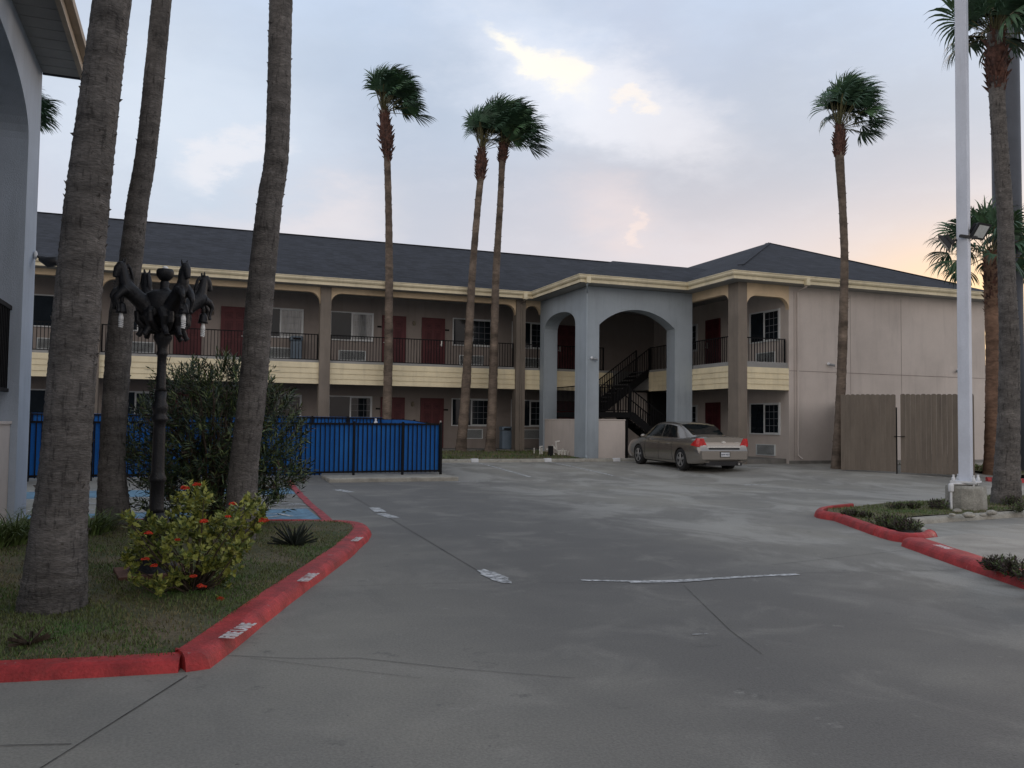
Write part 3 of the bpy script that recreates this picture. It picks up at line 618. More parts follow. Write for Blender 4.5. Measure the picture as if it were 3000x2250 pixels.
# slabs and ceilings
part(MB().box(-14, 17.95, 32.42, 34.5, 0, .5), 'walkway', M['slab']); part(MB().box(17.95, 20.1, 25.1, 34.5, 0, .42), 'walkway', M['slab'])
part(MB().box(-14, 20.1, 32.5, 34.5, 3.1, FL2), 'balcony_deck', M['soffit']); part(MB().box(18.0, 20.1, 25.0, 32.5, 3.05, FL2-.004), 'balcony_deck', M['soffit'])
part(MB().box(-14, 20.1, 31.96, 34.5, 6.655, 6.67), 'soffit', M['soffit'])
part(MB().box(13.0, 17.35, 27.36, 31.95, 6.653, 6.668), 'soffit', M['soffit'])
part(MB().box(17.35, 29.55, 24.46, 24.95, 6.655, 6.67).box(17.41, 20.1, 24.95, 31.95, 6.652, 6.667).box(29.7, 29.92, 24.95, 34, 6.654, 6.669), 'soffit', M['soffit'])
# pillars
PX = [(-11.2, -10.8), (-3.4, -3.0), (4.48, 4.88), (12.4, 12.8)]
for a, b in PX: part(MB().box(a, b, 32.3, 32.72, .2, 6.66), 'pillar', M['pillar'])
part(MB().box(17.9, 18.27, 24.9, 25.5, .1, 6.65), 'pillar', M['pillar'])
# lap-sided balcony bands
def band(p0, p1, z0, z1, nrm, n=4):
    mb = MB(); p0, p1, nn = Vector((*p0, 0)), Vector((*p1, 0)), Vector((*nrm, 0)); h = (z1-z0)/n
    for i in range(n):
        a, b = z0+i*h, z0+(i+1)*h
        q = [p0+nn*.045, p1+nn*.045, p1+nn*.02, p0+nn*.02]; r = [p0-nn*.04, p1-nn*.04]
        A, B = q[0]+Vector((0, 0, a)), q[1]+Vector((0, 0, a)); C_, D_ = q[2]+Vector((0, 0, b+.004)), q[3]+Vector((0, 0, b+.004))
        mb.face(A, B, C_, D_); mb.face(r[0]+Vector((0, 0, a)), r[1]+Vector((0, 0, a)), B, A)
        mb.face(r[1]+Vector((0, 0, b)), r[0]+Vector((0, 0, b)), D_, C_)
        mb.face(r[0]+Vector((0, 0, a)), A, D_, r[0]+Vector((0, 0, b))); mb.face(B, r[1]+Vector((0, 0, a)), r[1]+Vector((0, 0, b)), C_)
        mb.face(r[1]+Vector((0, 0, a)), r[0]+Vector((0, 0, a)), r[0]+Vector((0, 0, b)), r[1]+Vector((0, 0, b)))
    o = part(mb, 'balcony_band', M['cream']); return o
for a, b in ((-10.8, -3.4), (-3.0, 4.48), (4.88, 12.4), (12.8, 13.5), (14.1, 16.9)): band((a, 32.46), (b, 32.46), 2.98, 3.78, (0, -1))
band((17.99, 28.5), (17.99, 25.5), 2.92, 3.73, (-1, 0)); band((17.99, 31.2), (17.99, 28.5), 2.98, 3.78, (-1, 0)); band((18.27, 24.98), (20.1, 24.98), 2.88, 3.67, (0, -1))
# railings
def railing(p0, p1, z0=None, z1=None, parent=mot, hgt=1.02, post=True, sp=.115, name='railing', dz=0):
    mb = MB(); a, b = Vector(p0), Vector(p1); L_ = (b-a).length; up = Vector((0, 0, 1))
    mb.bar(a+up*hgt, b+up*hgt, .045, .035); mb.bar(a+up*.07, b+up*.07, .03, .03)
    n = int(L_/sp)
    for i in range(1, n): p = a.lerp(b, i/n); mb.box(p.x-.011, p.x+.011, p.y-.011, p.y+.011, p.z+.07, p.z+hgt)
    if post:
        for p in (a, b): mb.box(p.x-.025, p.x+.025, p.y-.025, p.y+.025, p.z-.02, p.z+hgt+.02)
    return part(mb, name, M['iron'], parent)
for a, b in ((-10.75, -3.45), (-2.95, 4.43), (4.93, 12.35), (12.85, 13.45), (14.1, 16.5)): railing((a, 32.55, 3.83), (b, 32.55, 3.83))
railing((18.03, 28.35, 3.77), (18.03, 25.55, 3.77)); railing((18.03, 31.2, 3.8), (18.03, 28.55, 3.8)); railing((18.32, 25.03, 3.70), (19.98, 25.03, 3.70))
# arched beams between pillars
def beam(a, b, zt, zb, r, fn, t0, t1, m='tan'):
    poly = [(a, zt), (a, zb-r)] + arcp(a+r, zb-r, r, r, 180, 90, 8)[1:] + arcp(b-r, zb-r, r, r, 90, 0, 8) + [(b, zt)]
    return part(MB().prism(poly, fn, t0, t1), 'beam', M[m])
for a, b, r in ((-10.8, -3.4, .42), (-3.0, 4.48, .42), (4.88, 12.4, .42), (12.8, 13.5, .34)): beam(a, b, 6.655, 6.45, r, XZ, 32.4, 32.6)
beam(25.5, 28.5, 6.655, 6.33, .42, YZ, 17.94, 18.14); beam(18.27, 20.1, 6.655, 6.22, .42, XZ, 24.93, 25.12)
# stair porch walls with arches
def archwall(a0, a1, o0, o1, spring, apex, zt, zb, fn, t0, t1, m='blue', n=18, ell=True):
    c = (o0+o1)/2; h = (o1-o0)/2; rise = apex-spring
    if ell: arc = arcp(c, spring, h, rise, 180, 0, n)
    else:
        Rr = (h*h+rise*rise)/(2*rise); A = math.degrees(math.asin(h/Rr)); arc = arcp(c, apex-Rr, Rr, Rr, 90+A, 90-A, n)
    # left pier, right pier and spandrel strip as one outline
    poly = [(a0, zt), (a0, zb), (o0, zb)] + arc + [(o1, zb), (a1, zb), (a1, zt)]
    o = part(MB().prism(poly, fn, t0, t1), 'porch_wall', M[m]); return o
archwall(13.5, 17.95, 13.97, 17.18, 5.24, 5.88, 6.64, .12, XZ, 27.9, 28.5, ell=False)
def side_arch():
    h = (32.0-28.97)/2; c = (32.0+28.97)/2; arc = []
    for i in range(19):
        t = math.pi-math.pi*i/18; arc.append((c+h*math.copysign(abs(math.cos(t))**.95, math.cos(t)), 5.3+.66*math.sin(t)**.8))
    poly = [(28.5, 6.64), (28.5, .12), (28.97, .12)] + arc + [(32.0, .12), (32.42, .12), (32.42, 6.64)]
    return part(MB().prism(poly, YZ, 13.503, 14.1), 'porch_wall', M['blue'])
side_arch()
for q in ((13.56, 13.8, 28.97, 32.0), (13.97, 15.11, 27.96, 28.2)):
    o = part(MB().box(*q, .1, 1.72).box(q[0]-.015, q[1]+.015, q[2]-(.015 if q[0] > 13.9 else 0), q[3]+(.015 if q[0] > 13.9 else 0), 1.72, 1.77), 'low_wall', M['wall']); bevel(o, .02)
part(MB().box(16.4, 18.6, 32.46, 32.6, .42, 2.975), 'wall', M['wall'])
part(MB().box(18.6, 20.09, 32.0, 32.2, .42, 3.0), 'wall', M['dark'])  # black sheet standing in for the shade of the open passage
# roofs
def roof(faces):
    mb = MB(); [mb.face(*f) for f in faces]; return part(mb, 'roof', M['roof'])
P_ = .43; E0 = 6.94
yr = 39.04; zr = 9.97
roof([((-16, 31.85, E0-.02), (24, 31.85, E0-.02), (24, yr, zr), (-16, yr, zr)), ((-16, yr, zr), (24, yr, zr), (24, 46.2, E0), (-16, 46.2, E0)), ((-16, 46.2, E0), (-16, 31.85, E0-.02), (-16, yr, zr))])
t = 2.7; zr2 = E0+P_*t
roof([((12.88, 27.28, E0-.015), (17.6, 27.28, E0-.015), (20.4, 27.3+t, zr2), (12.9+t, 27.3+t, zr2)), ((12.88, 27.28, E0-.015), (12.9+t, 27.3+t, zr2), (12.88, 32.72, E0-.01)), ((12.9+t, 27.3+t, zr2), (20.4, 27.3+t, zr2), (20.4, 32.72, E0-.01), (12.88, 32.72, E0-.01))])
X0, X1, Y0 = 17.33, 30.0, 24.38; t = (X1-X0)/2; zk = E0+P_*t; xm = (X0+X1)/2
roof([((X0, Y0, E0-.01), (X1, Y0, E0-.01), (xm, Y0+t, zk)), ((X0, Y0, E0-.01), (xm, Y0+t, zk), (xm, 42, zk), (X0, 42, E0)), ((X1, Y0, E0-.01), (X1, 42, E0), (xm, 42, zk), (xm, Y0+t, zk)), ((X0, 42, E0), (xm, 42, zk), (X1, 42, E0))])
def ridgecap(a, b): part(MB().bar(a, b, .22, .018), 'ridge_cap', M['roof'])
ridgecap((-16, yr, zr+.004), (23.8, yr, zr+.004)); ridgecap((X0+1, Y0+1, E0+.43), (xm, Y0+(X1-X0)/2, zk)); ridgecap((X1-1, Y0+1, E0+.43), (xm, Y0+(X1-X0)/2, zk))
# fascia and gutter swept along the eaves
def sweep(path, prof, m, name, closed=False):
    mb = MB(); k = len(prof); rows = []
    for i, p in enumerate(path):
        p = Vector((*p, 0)); din = (p-Vector((*path[i-1], 0))).normalized() if i > 0 else None
        dout = (Vector((*path[i+1], 0))-p).normalized() if i < len(path)-1 else None
        d1 = din or dout; d2 = dout or din; n1 = Vector((d1.y, -d1.x, 0)); n2 = Vector((d2.y, -d2.x, 0)); n_ = (n1+n2); n_ = n_/n_.dot(n1) if n_.dot(n1) > .1 else n1
        rows.append([p+n_*o+Vector((0, 0, z)) for o, z in prof])
    for r in rows: mb.v += r
    for i in range(len(rows)-1):
        for j in range(k): a = i*k+j; b = i*k+(j+1) % k; mb.f.append((a, b, b+k, a+k)); mb.mi.append(0)
    mb.f.append(tuple(range(k))); mb.f.append(tuple((len(rows)-1)*k+j for j in range(k))[::-1]); mb.mi += [0, 0]
    return part(mb, name, m)
EAVE = [(-16, 31.95), (12.95, 31.95), (12.95, 27.35), (17.4, 27.35), (17.4, 24.45), (29.93, 24.45), (29.93, 34)]
sweep(EAVE, [(0, 6.67), (.022, 6.67), (.022, 6.91), (0, 6.91)], M['fascia'], 'fascia')
sweep(EAVE, [(.024, 6.80), (.07, 6.80), (.105, 6.85), (.11, 6.91), (.13, 6.925), (.13, 6.945), (.11, 6.945), (.095, 6.925), (.085, 6.87), (.024, 6.85)], M['fascia'], 'gutter')
# downspouts
def downspout(pts, m='fascia', r=.035): return part(MB().tube(pts, r, 8), 'downspout', M[m])
for q_ in ((13.12, 13.28, 27.2, 27.34, 6.64, 6.86), (12.52, 12.68, 31.8, 31.94, 6.62, 6.86), (20.37, 20.53, 24.3, 24.44, 6.62, 6.86)): part(MB().box(*q_), 'gutter_outlet', M['fascia'])
downspout([(13.2, 27.3, 6.64), (13.2, 27.36, 6.58), (13.44, 27.83, 6.35), (13.44, 27.83, .45), (13.4, 27.7, .3)], 'blue')
downspout([(20.45, 24.38, 6.64), (20.45, 24.44, 6.58), (20.45, 24.88, 6.45), (20.45, 24.88, .55), (20.5, 24.7, .42)], 'wall')
downspout([(12.6, 31.88, 6.64), (12.6, 31.92, 6.58), (12.6, 32.26, 6.5), (12.6, 32.26, .5)], 'pillar')
# expansion joints in the end wall
jt = MB(); jt.box(20.12, 29.68, 24.943, 24.951, 3.58, 3.60)
for x in (20.33, 22.9, 25.35): jt.box(x-.006, x+.006, 24.944, 24.951, .4, 6.5)
part(jt, 'wall_joint', mat('joint_shadow_line', (.30, .25, .23), .9, .1, 3, .05, 50))
# plinth stain strip
part(MB().box(20.1, 29.69, 24.935, 24.949, .1, .36), 'wall_base', M['slab'])

# ---- windows, doors, grilles (meshes shared by the repeats)
WW, WH = 1.77, 1.18
def window_meshes():
    f = MB(); w2 = WW/2
    f.box(-w2, w2, -.05, 0, WH-.045, WH); f.box(-w2, w2, -.06, 0, 0, .045); f.box(-w2, -w2+.045, -.05, 0, .045, WH-.045); f.box(w2-.045, w2, -.05, 0, .045, WH-.045)
    f.box(-.03, .03, -.055, 0, .045, WH-.045); f.box(.03, w2-.045, -.05, -.01, .045, .08); f.box(.03, w2-.045, -.05, -.01, WH-.08, WH-.045); f.box(w2-.08, w2-.045, -.05, -.01, .08, WH-.08)
    g1 = MB(); g1.box(-w2+.045, -.03, -.02, -.005, .045, WH-.045); g2 = MB(); g2.box(.03, w2-.08, -.028, -.012, .08, WH-.08)
    mu = MB()
    for i in range(1, 3): x = .03+(w2-.11)*i/3; mu.box(x-.007, x+.007, -.034, -.029, .08, WH-.08)
    for i in range(1, 4): z = .08+(WH-.16)*i/4; mu.box(.03, w2-.08, -.0345, -.0292, z-.007, z+.007)
    return f.mesh('window_frame', M['frame']), g1.mesh('pane', M['glass']), g2.mesh('pane_right', M['glass']), g2.mesh('pane_curtain', M['curtain']), mu.mesh('muntins', mat('muntin_paint', (.20, .21, .23), .5, .05)), g1.mesh('pane_l_curtain', M['curtain'])
wf, wg1, wg2, wg2c, wmu, wg1c = window_meshes()
def window(x, y, z, rz=0, c1=False, c2=False, mun=True, wall=mot, sx=1):
    o = link('window', None, mot, Vector((x, y, z))-wloc(mot), rz); o.scale = (sx, 1, 1)
    link('frame', wf, o); link('pane', wg1c if c1 else wg1, o); link('pane', wg2c if c2 else wg2, o)
    if mun: link('muntin', wmu, o)
    return o
def door_meshes():
    d = MB(); d.box(-.44, .44, -.05, -.01, 0, 2.02); fr = MB(); fr.box(-.50, -.44, -.07, 0, 0, 2.08); fr.box(.44, .50, -.07, 0, 0, 2.08); fr.box(-.44, .44, -.07, 0, 2.02, 2.08)
    p = MB()
    for x in (-.2, .2):
        for z0, z1 in ((1.62, 1.86), (.88, 1.52), (.18, .76)):
            for q in ((x-.14, x+.14, z0, z0+.025), (x-.14, x+.14, z1-.025, z1), (x-.14, x-.115, z0, z1), (x+.115, x+.14, z0, z1)): p.box(q[0], q[1], -.058, -.05, q[2], q[3])
            p.box(x-.085, x+.085, -.062, -.05, z0+.06, z1-.06)
    h = MB(); h.box(.33, .40, -.075, -.05, .90, 1.14); h.bar((.365, -.1, .95), (.27, -.1, .95), .02); h.bar((.365, -.05, .95), (.365, -.11, .95), .02)
    return d.mesh('door_leaf', M['door']), fr.mesh('door_frame', M['door']), p.mesh('door_panels', M['doorpanel']), h.mesh('handle', M['chrome'])
dl, dfm, dp, dh = door_meshes()
def door(x, y, z, rz=0, mirror=False):
    o = link('door', None, mot, Vector((x, y, z))-wloc(mot), rz)
    link('leaf', dl, o); link('frame', dfm, o); link('panel_moulding', dp, o); h = link('handle', dh, o)
    if mirror: h.rotation_euler = (0, 0, 0); h.location = (-.73, 0, 0)
    return o
def grille_mesh():
    g = MB(); g.box(-.55, .55, -.05, 0, .38, .41); g.box(-.55, .55, -.05, 0, 0, .03); g.box(-.55, -.52, -.05, 0, .03, .38); g.box(.52, .55, -.05, 0, .03, .38)
    for i in range(8):
        z = .06+i*.0415; n = len(g.v); g.v += [Vector(p) for p in ((-.52, -.045, z-.006), (.52, -.045, z-.006), (.52, -.030, z+.009), (-.52, -.030, z+.009))]; g.f.append((n, n+1, n+2, n+3)); g.mi.append(0)
    b = MB(); b.box(-.52, .52, -.008, -.002, .03, .38); return g.mesh('grille', mat('grille_grey', (.66, .70, .70), .5, .06)), b.mesh('backing', M['dark'])
gm_, gb_ = grille_mesh()
def grille(x, y, z, rz=0):
    o = link('air_conditioner_grille', gm_, mot, Vector((x, y, z))-wloc(mot), rz); link('backing', gb_, o); return o
sc = MB().ball((0, -.05, 0), .07, .055, .11, 10, 8).mesh('wall_lamp', mat('sconce_glass', (.20, .17, .12), .4, .1), True)
np_ = MB().box(-.09, .09, -.02, 0, -.035, .035).mesh('number_plate', M['dark'])
def wp(name, me, x, y, z, rz=0): return link(name, me, mot, Vector((x, y, z))-wloc(mot), rz)
for b0 in (-7.16-7.9+.0, .66-7.9+.0, .66, 8.64, 16.5):
    if b0 < -10: continue
    for fl, zw, zd in ((2, 4.85, 3.89), (1, 1.43, .51)):
        for s in (-1, 1):
            xx = b0+s*(10.33+WW/2-8.64-.0)+(0 if s > 0 else -.01)
            if xx > 19: continue
            c2 = (fl == 2 and ((b0 == 8.64 and s < 0) or (b0 == .66 and s > 0))); window(xx, 34.5, zw, c2=c2, c1=(fl == 2 and b0 == .66 and s > 0 and False), mun=True)
            grille(b0+s*2.55, 34.5, zw-.80 if fl == 2 else .9)
            if b0 < 16 or s < 0: door(b0+s*.84, 34.5, zd, mirror=(s < 0)); wp('number_plate', np_, b0+s*1.45, 34.5, zd+1.6)
        if b0 < 16: wp('wall_lamp', sc, b0, 34.5, zd+1.82)
# right block recess wall faces -X
for zw, zd in ((4.73, 3.88), (1.27, .45)):
    window(20.1, 26.3, zw, -math.pi/2); grille(20.1, 26.25, zw-.79 if zw > 4 else .50, -math.pi/2); door(20.1, 29.65, zd, -math.pi/2, True); window(20.1, 31.7, zw, -math.pi/2); wp('wall_lamp', sc, 20.1, 28.5, zd+1.8, -math.pi/2)

# ---- staircase
st = thing('staircase', 'black metal stairs turning at a landing inside the grey arched porch', 'stairs', (15.5, 30, .5))
def flight(xa, za, xb, zb, y0, y1, n):
    mb = MB()
    for yy in (y0, y1): mb.bar((xa, yy, za-.10), (xb, yy, zb-.10), .05, .30)
    part(mb, 'stringer', M['iron'], st); tr = MB()
    for i in range(n):
        x = xa+(xb-xa)*(i+.5)/n; z = za+(zb-za)*(i+.5)/n; tr.box(x-.15, x+.15, y0+.03, y1-.03, z, z+.045)
        for yy in (y0-.03, y1+.03-.0): pass
    part(tr, 'treads', mat('stair_tread', (.10, .10, .10), .8, .2), st)
    for yy in (y0, y1): railing((xa, yy, za-.05), (xb, yy, zb-.05), parent=st, hgt=.95, sp=.13, name='handrail')
flight(15.75, 2.05, 18.05, .46, 28.72, 29.75, 9); flight(15.5, 2.05, 17.99, FL2, 31.25, 32.35, 10)
part(MB().box(14.12, 15.75, 28.72, 32.35, 1.84, 2.05), 'landing', M['iron'], st)
for a, b in (((14.16, 28.76), (15.7, 28.76)), ((14.16, 28.76), (14.16, 32.3)), ((15.6, 29.8), (15.6, 31.2))): railing((*a, 2.05), (*b, 2.05), parent=st, sp=.12, name='handrail')
for x_ in (14.2, 15.6):
    for y_ in (28.8, 32.2): part(MB().box(x_, x_+.08, y_, y_+.08, .3, 1.84), 'leg', M['iron'], st)

# ---- small fixtures on the motel
def cam_fix(x, y, z, label, dx=1):
    t_ = thing('security_camera', label, 'camera', (x, y, z), 'small security cameras on the walls')
    part(MB().ball((x, y-.03, z), .06, .04, .06), 'base', M['white'], t_, smooth=True); part(MB().tube([(x+dx*.02, y-.08, z-.02), (x+dx*.18, y-.16, z-.06)], .045, 10), 'housing', mat('camera_grey', (.25, .26, .27), .5), t_)
cam_fix(13.66, 27.9, 4.0, 'small grey camera on the grey porch pillar beside the big arch')
cam_fix(21.84, 24.94, 3.89, 'small pale camera on the beige end wall left of the tall palm')
cam_fix(28.18, 24.94, 3.87, 'small dark camera on the beige end wall beside the white pole', -1)

# ---- bins
def bin_(x, y, z, label, s=1):
    t_ = thing('litter_bin', label, 'bin', (x, y, z), 'grey blue litter bins'); h = 1.02*s
    b = part(MB().box(x-.21, x+.21, y-.2, y+.2, z, z+h*.80), 'body', M['bin'], t_); bevel(b, .03)
    l = part(MB().box(x-.235, x+.235, y-.225, y+.225, z+h*.81, z+h), 'lid', M['bin'], t_); bevel(l, .04); part(MB().box(x-.15, x+.15, y-.232, y-.222, z+h*.85, z+h*.93), 'flap', M['dark'], t_)
bin_(3.82, 34.1, FL2, 'grey blue litter bin on the upper walkway beside the curtained window')
bin_(12.35, 33.3, .5, 'grey blue litter bin on the ground floor beside the right wing palm', .92)

# ---- white pipework on the grass by the porch
pp = thing('pipework', 'white plastic irrigation pipes and valves standing on the grass by the porch', 'pipes', (12.3, 29.0, .4))
def P3(px, py, D=32.3): return at(px, py, D)
for pts, r in (([(1565, 1328), (1565, 1312)], .02), ([(1582, 1334), (1582, 1308), (1590, 1308)], .03), ([(1588, 1330), (1588, 1312)], .03), ([(1600, 1317), (1617, 1317)], .035), ([(1608, 1335), (1608, 1318)], .03),
               ([(1617, 1304), (1633, 1322), (1660, 1321)], .035), ([(1630, 1318), (1629, 1294), (1640, 1293)], .04), ([(1612, 1322), (1632, 1341), (1663, 1341), (1665, 1321)], .035),
               ([(1637, 1340), (1637, 1323)], .045), ([(1646, 1340), (1646, 1318)], .045), ([(1655, 1340), (1655, 1323)], .05), ([(1650, 1322), (1649, 1314)], .035)):
    part(MB().tube([P3(*p) for p in pts], r, 8), 'pipe', M['pvc'], pp)
part(MB().box(12.55, 12.7, 29.1, 29.25, .3, .75), 'valve_body', M['dark'], pp)

# ================================================================== OFFICE (near left)
off = thing('office_building', 'blue grey stucco building with tall arch and deep eave at the left edge', 'building', (-3.5, 11, 0))
def hip_arch(y0, y1, o0, o1, spring, apex, zt, zb, x0, x1, name='wall'):
    c, h = (o0+o1)/2, (o1-o0)/2; arc = arcp(c, spring, h, apex-spring, 180, 0, 28)
    return part(MB().prism([(y0, zt), (y0, zb), (o0, zb)]+arc+[(o1, zb), (y1, zb), (y1, zt)], YZ, x0, x1), name, M['office'], off)
hip_arch(2.0, 14.55, 8.3, 13.64, 5.42, 6.25, 6.80, 0, -2.62, -2.2)
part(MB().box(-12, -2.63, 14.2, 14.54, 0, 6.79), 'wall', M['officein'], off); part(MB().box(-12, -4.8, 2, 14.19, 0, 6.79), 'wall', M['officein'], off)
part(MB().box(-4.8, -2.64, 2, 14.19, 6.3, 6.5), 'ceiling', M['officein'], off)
part(MB().box(-2.58, -2.29, 8.3, 13.63, 0, 1.46).box(-2.60, -2.27, 8.3, 13.635, 1.46, 1.50), 'low_wall', M['wall'], off)
rl_ = MB()
rl_.bar((-2.34, 8.3, 3.05), (-2.34, 13.6, 3.05), .05, .06); rl_.bar((-2.34, 8.3, 1.92), (-2.34, 13.6, 1.92), .04, .05)
for i in range(48): y = 8.35+i*.11; rl_.box(-2.352, -2.328, y-.011, y+.011, 1.9, 3.05)
part(rl_, 'railing', M['iron'], off)
part(MB().box(-3.2, -3.15, 8.3, 13.6, 1.6, 3.9), 'room_shade', M['dark'], off)  # dark sheet behind the railing in place of the unlit room
OR = MB(); OR.face((-1.60, 1.5, 6.98), (-1.60, 14.62, 6.98), (-7.0, 14.62, 9.3), (-7.0, 1.5, 9.3)); OR.face((-7.0, 1.5, 9.3), (-7.0, 14.62, 9.3), (-12.4, 14.62, 6.98), (-12.4, 1.5, 6.98))
part(OR, 'roof', M['roof'], off); part(MB().prism([(-2.2, 6.81), (-7, 8.9), (-12, 6.81)], XZ, 14.2, 14.5), 'gable', M['officein'], off)
grv = MB(); yv = 1.5
while yv < 14.56: grv.box(-2.198, -1.645, yv, min(yv+.322, 14.56), 6.72, 6.76); grv.box(-2.197, -1.646, yv+.322, min(yv+.335, 14.558), 6.732, 6.76); yv += .335
part(grv, 'soffit', M['soffit'], off)
part(MB().box(-1.645, -1.62, 1.5, 14.6, 6.68, 6.97).box(-1.665, -1.60, 1.5, 14.6, 6.66, 6.68), 'fascia', M['tan2'], off)
part(MB().box(-1.615, -1.52, 1.5, 14.58, 6.86, 6.885).box(-1.54, -1.52, 1.5, 14.58, 6.885, 6.97), 'gutter', M['tan2'], off)
part(MB().box(-2.2, -1.66, 14.561, 14.6, 6.70, 6.80), 'rake_board', M['signpole'], off)
off.location.x -= .07; off.scale.z = 1.026
fl = thing('wall_light', 'small black floodlight on the corner of the blue grey building', 'wall light', (-2.2, 14.3, 4.0)); fl.location.x -= .07
part(MB().ball((-2.17, 14.35, 4.03), .03, .06, .07), 'base', M['white'], fl, smooth=True); part(MB().tube([(-2.17, 14.35, 4.03), (-2.08, 14.33, 3.97)], .018), 'arm', M['black'], fl)
part(MB().tube([(-2.10, 14.33, 3.98), (-1.98, 14.28, 3.93), (-1.86, 14.22, 3.94)], [.045, .085, .07], 12), 'head', M['black'], fl, smooth=True)

# ================================================================== POOL FENCE
pf = thing('pool_fence', 'black metal fence with blue windscreen fabric round the pool area', 'fence', (1, 22.9, .1))
def fence_run(a, b, posts, zt=1.41, ext=0):
    A, B = Vector((*a, 0)), Vector((*b, 0)); L_ = (B-A).length
    fz = lambda p: max(gzm(p.x, p.y), .13 if p.x > 3.3 and p.y < 23.3 else 0)+.02
    n = max(2, int(L_/1.1)); fb = MB(); nn = Vector((-(B-A).y, (B-A).x, 0)).normalized()*.04
    k = int(L_/.06)
    top = []; bot = []
    for i in range(k+1):
        p = A.lerp(B, i/k); w_ = .004*math.sin(i*.61)+.012*math.sin(i*.093+1)+random.uniform(-.0015, .0015); q = p+nn+nn.normalized()*w_; z = fz(p)
        top.append(Vector((q.x, q.y, z+zt-.015+ext))); bot.append(Vector((q.x, q.y, z+.06)))
    mid = [(t_*.5+b_*.5)+nn.normalized()*.010*math.sin(i*.21+1) for i, (t_, b_) in enumerate(zip(top, bot))]
    for i in range(k): fb.face(bot[i], bot[i+1], mid[i+1], mid[i]); fb.face(mid[i], mid[i+1], top[i+1], top[i])
    part(fb, 'windscreen', M['fabric'], pf)
    rr = MB()
    for h in (.09, zt-.03): rr.bar(A+Vector((0, 0, fz(A)+h)), B+Vector((0, 0, fz(B)+h)), .04, .05)
    m_ = int(L_/.125)
    for i in range(m_): p = A.lerp(B, (i+.5)/m_); z = fz(p); rr.box(p.x-.014, p.x+.014, p.y-.012, p.y+.012, z+.05, z+zt)
    part(rr, 'pickets', M['iron'], pf)
    for t_ in posts: p = A.lerp(B, t_); z = fz(p); part(MB().box(p.x-.03, p.x+.03, p.y-.035, p.y+.03, z-.05, z+zt+.03), 'post', M['iron'], pf)
fence_run((-6, 22.9), (6.58, 22.9), [(x+6)/12.58 for x in (-4.96, -3.57, -2.22, -.85, .5, 1.4, 2.74, 4.14, 5.48, 6.57)])
fence_run((6.58, 22.95), (6.58, 30.6), [.2, .4, .6, .8, 1], 1.40, .0)
fence_run((-6, 30.6), (6.55, 30.6), [.1, .2, .3, .4, .5, .6, .7, .8, .9], 1.46, .02)
tp = thing('pool_handrail', 'thin white post top showing above the blue fence', 'post', (4.9, 24.2, .1))
part(MB().tube([at(1101, 1300, 26), at(1101, 1226, 26)], .03, 8).ball(at(1101, 1238, 26), .06, .06, .05), 'post', M['white'], tp)

# ================================================================== WOOD GATES
gt = thing('wooden_gate', 'pair of tall taupe wooden gates with scalloped tops in front of the end wall', 'gate', (19.9, 19.7, .2))
def boards(a, b, zb, zt, m0, name, w_=.14, th=.02):
    A, B = Vector((*a, 0)), Vector((*b, 0)); L_ = (B-A).length; n = max(1, round(L_/w_)); d = (B-A)/n; u = d.normalized(); q = Vector((-u.y, u.x, 0))
    mb = MB()
    for i in range(n):
        mb.cur = i*7 % 3 == 0 and 1 or 0
        p0 = A+d*i+u*.0012; p1 = A+d*(i+1)-u*.0012; w2 = (p1-p0).length; j = random.uniform(-.008, .008)
        poly = [(0, zb+j), (w2, zb+j), (w2, zt-.035+j)]+[(w2/2+w2/2*math.cos(R(t)), zt-.035+j+.035*math.sin(R(t))) for t in (20, 60, 90, 120, 160)]+[(0, zt-.035+j)]
        o_ = random.uniform(0, .004)
        mb.prism(poly, lambda x, z, t: p0+u*x+q*(t+o_)+Vector((0, 0, z)), -th/2, th/2)
    return part(mb, name, [m0, M['gate2']], gt)
gl, gmid, gr_ = (18.85, 20.97), (19.9, 19.75), (21.25, 18.25)
boards(gl, (19.87, 19.79), .27, 2.60, M['gate'], 'gate_leaf'); boards((19.95, 19.69), gr_, .24, 2.60, M['gate'], 'gate_leaf')
boards((18.9, 21.0), (22.3, 24.8), .27, 2.55, M['gate'], 'side_fence'); boards((21.28, 18.28), (24.9, 21.6), .27, 2.55, M['gate'], 'side_fence')
part(MB().box(19.895, 19.925, 19.79, 19.82, .2, 2.2), 'post', M['dark'], gt)  # narrow dark strip drawing the shade in the gap between leaves
part(MB().bar((19.80, 19.80, 1.32), (20.0, 19.57, 1.325), .02, .022), 'latch', M['iron'], gt)

# ================================================================== POLES
wp_ = thing('light_pole', 'tall square white pole on a concrete plinth with black floodlights', 'pole', (13.62, 11.87, .1))
c0 = Vector((13.62, 11.87, 0)); tpz = at(2818, -20, 15.86)
mb = MB(); ang = R(28); n = 0
dv = (at(2816, 0, 15.86)-at(2829.5, 1400, 15.86)); dv = dv/dv.z
for z, s in ((.60, .104), (11, .094)):
    cc = at(2829.5, 1400, 15.86); cc = cc+dv*(z-cc.z)
    for i in range(4): a = ang+math.pi/2*i+math.pi/4; mb.v.append(cc+Vector((math.cos(a)*s*1.414, math.sin(a)*s*1.414, 0)))
mb.f = [(0, 1, 5, 4), (1, 2, 6, 5), (2, 3, 7, 6), (3, 0, 4, 7), (4, 5, 6, 7), (3, 2, 1, 0)]; mb.mi = [0]*6
bevel(part(mb, 'shaft', M['whitepole'], wp_), .012)
pb = at(2829.5, 1410, 15.86)
pm = MB(); prof = [(.34, .02), (.365, .05), (.36, .25), (.355, .48), (.335, .525), (.30, .535)]; pm.lathe(prof, (pb.x+.02, pb.y+.02, 0), 12)
for v in pm.v: v += Vector((random.uniform(-.008, .008), random.uniform(-.008, .008), random.uniform(-.004, .004)))
part(pm, 'plinth', M['plinth'], wp_)
